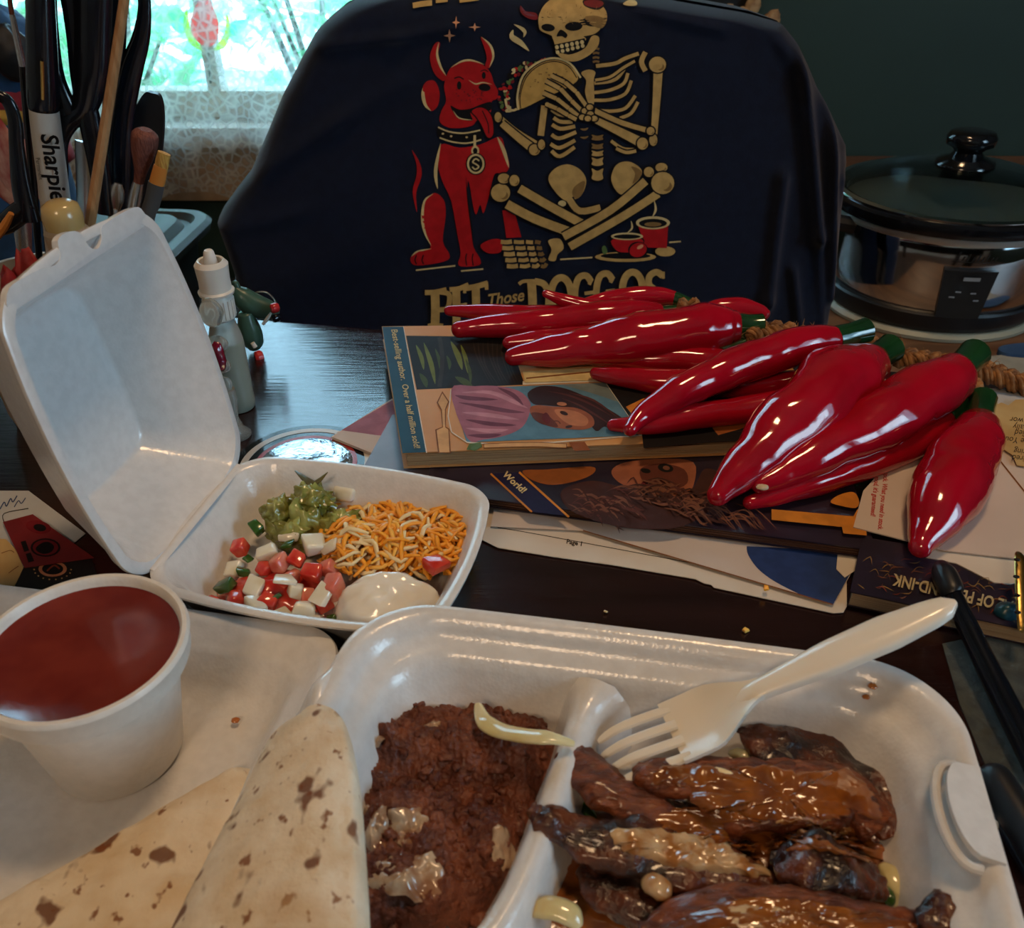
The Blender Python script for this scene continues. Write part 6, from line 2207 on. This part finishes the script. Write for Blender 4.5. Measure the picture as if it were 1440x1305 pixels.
jz = V(98, 283, 41.2).z
mk('body', G().lathe([(.9, 0), (1.0, .1), (1.0, jz - 1.4), (.85, jz - 1.2)], 28, (-20.6, 41.2, 0)), M_('cup_ceramic'), jar)
mk('cap', G().lathe([(.85, jz - 1.25), (.9, jz - .7), (.8, jz - .2), (.5, jz), (.1, jz + .03)], 28, (-20.6, 41.2, 0)), M_('amber_plastic'), jar, smooth=60)
# marbled cloth flower at the left edge
fl = root('cloth_flower', V(30, 420, 48.5), 'red and cream marbled cloth flower at the left edge behind the foam lid', 'flower')
for k, pts in enumerate(([(-20, 150, 8), (0, 200, 22), (20, 250, 20), (35, 280, 8)], [(28, 195, 5), (44, 225, 12), (58, 260, 14), (66, 285, 8)], [(36, 200, 4), (40, 215, 8), (42, 235, 6)], [(-10, 230, 12), (10, 260, 22), (30, 285, 14)])):
    mk('petal', wtube(pts, 48.5 + k * .25, 14, .35), M_('rose_cloth'), fl, smooth=80)
mk('stem', wtube([(30, 280, 5), (40, 420, 4)], 48.9, 8), M_('black_matte'), fl)
mk('orange_stick', wtube([(16, 300, 4), (6, 318, 6), (-12, 345, 6), (-40, 420, 5)], 42.8, 8), M_('orange_paint'), label='orange pencil end at the left edge below the scissors loop', cat='pencil')
mat('red_cloth', (0.30, 0.012, 0.016), 0.6, col2=(0.18, 0.008, 0.01), nscale=60, bump=.5, bscale=120)
g = lump(V(18, 352, 41) - Vector((0, 0, 6.5)), 1.6, 1.3, 5.9, .3, 1.5, 16, 3)
mk('red_pouch', g, M_('red_cloth'), label='crumpled red cloth pouch at the left edge, behind the foam lid corner', cat='pouch', smooth=80)
# bright blurred plush on the cabinet by the window
for n_, c_ in (('plush_blue', (0.012, 0.055, 0.14)), ('plush_red', (0.33, 0.02, 0.03)), ('plush_yellow', (0.50, 0.28, 0.04)), ('plush_teal', (0.02, 0.09, 0.13))):
    mat(n_, c_, 0.8, col2=tuple(x * .7 for x in c_), nscale=40, bump=.3, bscale=200)
pl_ = root('plush_toy', V(8, 300, 108), 'bright blue, red and yellow plush toy behind the tools, far left', 'plush toy')
for nm, px, py, rx, rz, m in (('head', 8, 85, 5.0, 5.6, 'plush_blue'), ('face', 14, 75, 2.4, 2.6, 'black_matte'), ('scarf', 6, 130, 6.5, 2.6, 'plush_red'), ('chest', 12, 150, 6.0, 2.0, 'plush_yellow'), ('belly', 8, 172, 6.5, 2.6, 'plush_teal'), ('lap', 10, 205, 7.2, 3.4, 'plush_red')):
    c_ = V(px, py, 108 if nm != 'face' else 103.5)
    mk(nm, lump(c_, rx, 4.5 if nm != 'face' else 1.5, rz, .2, 1.2, 14, px, False), M_(m), pl_, smooth=80)
bz_ = V(10, 215, 108)
mk('seat_cushion', G().lathe([(6, -14.2), (6.4, -13.8), (6.4, bz_.z - 1), (5.5, bz_.z)], 24, (bz_.x, 107.5, 0)), M_('plush_blue'), pl_)

# ================================================================== bottle, glass figurine, toy, disc
mat('bottle_liquid', (0.30, 0.31, 0.25), 0.22, sss=0.3, coat=0.4, sssr=(1, 1, .8))
mat('bottle_clear', (0.55, 0.55, 0.50), 0.15, trans=0.5, ior=1.2, coat=0.3)
mat('cap_white', (0.66, 0.62, 0.56), 0.32, sss=0.1)
mat('clear_glass', (0.80, 0.78, 0.70), 0.12, trans=0.75, ior=1.2)
mat('red_glass', (0.20, 0.004, 0.02), 0.1, coat=.8)
mat('toy_green', (0.035, 0.085, 0.062), 0.3, col2=(0.05, 0.11, 0.08), nscale=60)
mat('toy_red', (0.52, 0.025, 0.025), 0.25)
bc_ = P(331, 583, 0) + Vector((0, 0.9, 0))
bt = root('dropper_bottle', bc_, 'white-capped dropper bottle of cloudy liquid behind the small foam box', 'bottle')
mk('body', G().lathe([(.75, 0), (.92, .05), (.98, .25), (1.0, .5), (.96, 1.0), (.96, 4.2), (.93, 4.4)], 32, bc_), M_('bottle_liquid'), bt)
mk('shoulder', G().lathe([(.95, 4.4), (.9, 4.7), (.72, 5.4), (.6, 5.9), (.6, 6.2)], 32, bc_, cap0=False), M_('bottle_clear'), bt)
g = G().lathe([(.72, 5.75), (.8, 5.85), (.82, 7.0), (.7, 7.2), (.62, 7.3)], 40, bc_)
for k in range(20):
    a = k * math.pi / 10
    g.tube([bc_ + Vector((.82 * math.cos(a), .82 * math.sin(a), 5.9)), bc_ + Vector((.83 * math.cos(a), .83 * math.sin(a), 6.95))], .035, 5)
mk('screw_collar', g, M_('cap_white'), bt)
mk('dust_cap', G().lathe([(.62, 7.2), (.95, 7.25), (.98, 7.4), (.86, 7.5), (.84, 8.0), (.9, 8.9), (.7, 9.15), (.6, 9.1), (.55, 8.2), (.5, 7.6)], 32, bc_), M_('cap_white'), bt)
mk('nozzle', G().lathe([(.55, 7.4), (.5, 8.0), (.34, 9.2), (.27, 9.6), (.2, 9.7), (.08, 9.65)], 24, bc_), M_('cap_white'), bt)
fg0 = P(318, 600, 0) + Vector((-.3, -.9, 0))
fg = root('glass_figurine', fg0, 'small clear glass figurine with a dark red band between lid and bottle', 'figurine')
g = G()
for px, py, r1, r2_ in ((297, 440, .62, .8), (306, 484, .55, .5), (311, 514, .5, .45), (316, 540, .42, .45)):
    g.merge(lump(V(px, py, fg0.y), r1, r1 * .8, r2_, .1, 1.0, 14, px, False))
g.lathe([(.8, 0), (.85, .1), (.5, .5), (.3, 1.2), (.45, 2.4), (.4, 3)], 20, (V(322, 560, fg0.y).x, fg0.y, 0))
mk('body', g, M_('clear_glass'), fg, smooth=80)
mk('red_band', lump(V(308, 502, fg0.y - .6), .35, .3, .85, .2, 1, 10, 2, False), M_('red_glass'), fg, smooth=80)
ty0 = P(366, 500, 0) + Vector((0, 1.2, 0))
ty = root('green_toy', ty0, 'green plastic toy reptile on red wheels behind the bottle', 'toy')
g = wtube([(328, 404, 6), (338, 415, 14), (355, 428, 17), (378, 436, 14), (392, 440, 8)], ty0.y, 16)
for k in range(9):
    q = V(345 + k * 4.2, 411 + k * 2.0, ty0.y)
    g.merge(lump(q, .11, .22, .14, .1, 1, 6, k, False))
g.merge(wtube([(322, 402, 2), (331, 398, 4), (334, 408, 6)], ty0.y, 8))
mk('body', g, M_('toy_green'), ty, smooth=80)
mk('leg', wtube([(345, 440, 10), (350, 462, 16), (356, 480, 15), (358, 490, 8)], ty0.y - .6, 12), M_('toy_green'), ty, smooth=80)
for px, py, rr_, m, yy in ((386, 433, 7, 'toy_red', -.9), (388, 447, 6, 'black_plastic', -.4), (364, 502, 9, 'toy_red', -1.4), (352, 497, 7, 'black_plastic', -.2)):
    q = V(px, py, ty0.y + yy)
    mk('wheel', G().tube([q + Vector((-.2, -.15, 0)), q + Vector((-.1, -.1, 0)), q + Vector((.12, .1, 0)), q + Vector((.22, .16, 0))], [rr_ * .75 * cmpx(q), rr_ * cmpx(q), rr_ * cmpx(q), rr_ * .75 * cmpx(q)], 14), M_(m), ty)
mk('tooth', wtube([(381, 440, 1.5), (376, 448, 2.6), (370, 456, 2.2)], ty0.y - 1.0, 8), M_('cap_white'), ty)
mk('tooth', wtube([(355, 482, 3), (359, 488, 3.5)], ty0.y - 1.6, 8), M_('cap_white'), ty)
mk('wire_loop', wtube([(352, 418, 1.4), (362, 411, 1.4), (376, 412, 1.4), (387, 424, 1.4), (390, 440, 1.4)], ty0.y + .8, 8), M_('ferrule'), ty)
# shiny disc
mat('foil', (0.62, 0.70, 0.78), 0.16, metal=0.9, bump=0.9, bscale=90)
mat('disc_white', (0.55, 0.52, 0.48), 0.25)
mat('disc_red', (0.35, 0.03, 0.03), 0.25)
dc = P(430, 655, 0.0)
ds = root('foil_disc', dc, 'round foil-centred disc with black, white and red rings behind the small box', 'disc')
for nm, r0_, r1_, z, m in (('outer_ring', 2.5, 3.9, .10, 'black_gloss'), ('white_ring', 3.15, 3.5, .13, 'disc_white'), ('red_ring', 2.5, 2.75, .13, 'disc_red')):
    mk(nm, G().lathe([(r0_, .01), (r1_, .01), (r1_, z), (r0_, z), (r0_, .01)], 60, dc, cap0=False, cap1=False), M_(m), ds)
mk('foil_centre', G().lathe([(2.5, .01), (2.5, .13), (2.3, .2), (1.5, .24), (.05, .26)], 50, dc), M_('foil'), ds, smooth=60)

# ================================================================== cards and papers at the lower left
mat('card_red', (0.19, 0.012, 0.014), 0.4, col2=(0.14, 0.01, 0.012), nscale=30)
mat('card_black', (0.007, 0.006, 0.007), 0.35)
sheet('handwritten_note', 'white note with blue handwriting at the left edge under the foam lid', [(-60, 690), (40, 690), (120, 750), (60, 800), (-60, 790)], 0.06, M_('paper_grey'), 0.03,
      lambda a: (a.line([(6, 735), (6, 722), (40, 715)], 1.3, 'text'), a.line([(0, 716), (6, 706), (9, 712), (15, 701), (18, 706), (24, 697)], 1.6, 'blue'), a.line([(20, 713), (26, 704), (30, 708), (36, 700)], 1.3, 'blue')), 'note')
sheet('kraft_paper', 'tan paper scrap with faint writing at the left edge by the sauce cup', [(-60, 755), (8, 758), (22, 772), (34, 800), (20, 824), (-60, 840)], 0.14, M_('paper_tan'), 0.03,
      lambda a: (a.line([(2, 778), (14, 774), (20, 777)], 1, 'line'), a.line([(12, 806), (20, 800), (26, 796)], 1, 'line')), 'paper')
sheet('black_card', 'black card with a round cream emblem beside the sauce cup', [(20, 826), (34, 796), (128, 784), (136, 806), (60, 830)], 0.17, M_('card_black'), 0.04,
      lambda a: (a.oval(74, 800, 20, 11, 'skin_l'), a.oval(74, 800, 15, 8, 'black'), a.line([(66, 803), (76, 795), (84, 800)], 2.4, 'rust'), [a.oval(74 + 26 * math.cos(q), 801 + 14 * math.sin(q), 1.3, 1, 'knife', n=6) for q in [k * .35 for k in range(0, 12)]]), 'card')
sheet('red_card', 'dark red card with round black emblems by the foam lid hinge', [(4, 734), (46, 723), (132, 784), (34, 798)], 0.24, M_('card_red'), 0.04,
      lambda a: (a.oval(64, 770, 21, 13, 'black'), a.oval(64, 770, 18, 11, 'maroon'), a.blob([(50, 772), (58, 764), (68, 762), (76, 768), (72, 776), (60, 779)], 'black'), a.oval(54, 741, 18, 9, 'maroon', 10), a.oval(56, 742, 9, 5, 'black', 10),
                 a.poly([(29, 762), (36, 760), (41, 774), (34, 776)], 'black'), a.poly([(36, 779), (43, 777), (48, 789), (40, 791)], 'black')), 'card')

# ================================================================== right-hand clutter
mat('brass', (0.50, 0.31, 0.09), 0.28, metal=1.0, bump=.2, bscale=100)
mat('teal_plastic', (0.008, 0.05, 0.07), 0.3)
mat('cable_grey', (0.42, 0.38, 0.32), 0.45)


def ptube(pts, n=12, flat=1.0):
    pp = cr(pts, 7)
    cs = [P(a, b, c) for a, b, c, d in pp]
    return G().tube(cs, [max(.02, d * cmpx(p)) for (a, b, c, d), p in zip(pp, cs)], n, flat=flat)


pole = root('black_rod', P(1390, 950, 0), 'long glossy black rod lying from the manual towards the lower right', 'rod')
mk('shaft', ptube([(1334, 822, 1.55, 12), (1352, 862, 1.35, 14), (1382, 925, 1.05, 16), (1412, 985, .85, 18), (1460, 1080, .75, 20)], 16), M_('black_plastic'), pole, smooth=60)
mk('cap', ptube([(1322, 795, 1.6, 10), (1328, 808, 1.62, 17), (1338, 830, 1.55, 17), (1341, 836, 1.5, 14)], 14), M_('black_satin'), pole)
bs = root('brass_strip', P(1434, 890, 0.4), 'narrow brass strip with holes at the right edge', 'brass strip')
g = ptube([(1432, 776, 2.6, 3), (1434, 786, 2.7, 7), (1435, 830, 2.3, 7), (1437, 880, 1.7, 6), (1438, 886, 1.6, 3)], 12, .35)
mk('strip', g, M_('brass'), bs)
for px, py, z in ((1430, 788, 2.9), (1429, 812, 2.65), (1430, 838, 2.4), (1431, 862, 2.15)):
    q = P(px, py, z)
    mk('hole', G().tube([q, q + Vector((0, .02, .06))], .12, 10), M_('black_matte'), bs)
mk('teal_knob', lump(P(1416, 862, 1.0), .55, .45, .5, .12, 1, 12, 3), M_('teal_plastic'), label='dark teal plastic knob on the manual beside the brass strip', cat='knob', smooth=80)
cab = root('charger_cable', P(1440, 1178, 0.1), 'pale grey cable running out from under the large box', 'cable')
mk('cord', ptube([(1352, 1152, .3, 8), (1390, 1158, .3, 8), (1420, 1166, .4, 8.5), (1470, 1188, .3, 9)], 12), M_('cable_grey'), cab)
dv = root('black_pen', P(1420, 1130, 0), 'thick black pen barrel lying right of the large box', 'pen')
mk('barrel', ptube([(1392, 1082, .75, 6), (1396, 1090, .78, 22), (1420, 1130, .8, 26), (1470, 1210, .8, 30)], 16), M_('black_satin'), dv)
dv = root('black_pen', P(1400, 1140, 0), 'slimmer glossy black pen next to the thick pen by the box tab', 'pen')
mk('barrel', ptube([(1375, 1100, .35, 4), (1384, 1112, .4, 9), (1410, 1160, .4, 10), (1450, 1230, .4, 11)], 12), M_('black_plastic'), dv)
mat('slate_cloth', (0.028, 0.034, 0.032), 0.75, col2=(0.05, 0.058, 0.05), nscale=120, bump=.4, bscale=300)
sheet('slate_pad', 'dark greenish slate pad lying on the table right of the large box', [(1325, 905), (1440, 880), (1520, 960), (1520, 1120), (1400, 1110), (1350, 990)], 0.06, M_('slate_cloth'), 0.05, None, 'pad')

# ================================================================== on the sideboard and the wall
mat('blue_cloth', (0.02, 0.06, 0.15), 0.8, col2=(0.03, 0.08, 0.18), nscale=60)
mat('pale_cloth', (0.33, 0.32, 0.27), 0.8, col2=(0.27, 0.27, 0.23), nscale=40, bump=.3)
c_ = P(1440, 492, CZ)
g = G().slab([P(x, y, CZ + .6) for x, y in cr([(1405, 488), (1440, 482), (1500, 486), (1500, 500), (1420, 497)], 4, True)], .58)
mk('folded_cloth', g, M_('blue_cloth'), label='blue folded cloth on the sideboard right of the slow cooker base', cat='cloth')
g = G().slab([P(x, y, CZ + .25) for x, y in ((1340, 506), (1420, 498), (1510, 505), (1510, 570), (1350, 560))], .22)
mk('place_mat', g, M_('pale_cloth'), label='pale grey mat on the sideboard behind the jute rope', cat='mat')
mat('dried_petal', (0.42, 0.27, 0.13), 0.7, col2=(0.25, 0.13, 0.055), nscale=60)
wr = root('wall_ornament', V(1020, 40, 146), 'tan dried-flower ornament on the green wall just above the shirt', 'wall ornament')
mk('backing', G().box(V(930, 0, 147).x, V(1056, 0, 147).x, 147.5, 149.8, V(1000, 45, 147).z, V(1000, -60, 147).z), M_('black_matte'), wr)
for px, py, rx, rz, an in ((1002, 20, 1.6, .8, .3), (1028, 22, 1.4, 1.7, -.5), (1052, 24, 1.8, 1.1, 1.0), (1066, 30, 1.7, .9, .9), (1060, 8, 1.1, 1.3, .2), (1086, 28, 1.3, 1.5, .6), (1040, 30, 2.0, .9, .1), (985, 14, .8, .7, 0)):
    q = V(px - 2, py + 2, 146.3)
    g = lump((0, 0, 0), rx, .5, rz, .25, 1.3, 12, px, False).xf(Matrix.Translation(q) @ Matrix.Rotation(an, 4, 'Y'))
    mk('dried_petal', g, M_('dried_petal'), wr, smooth=80)
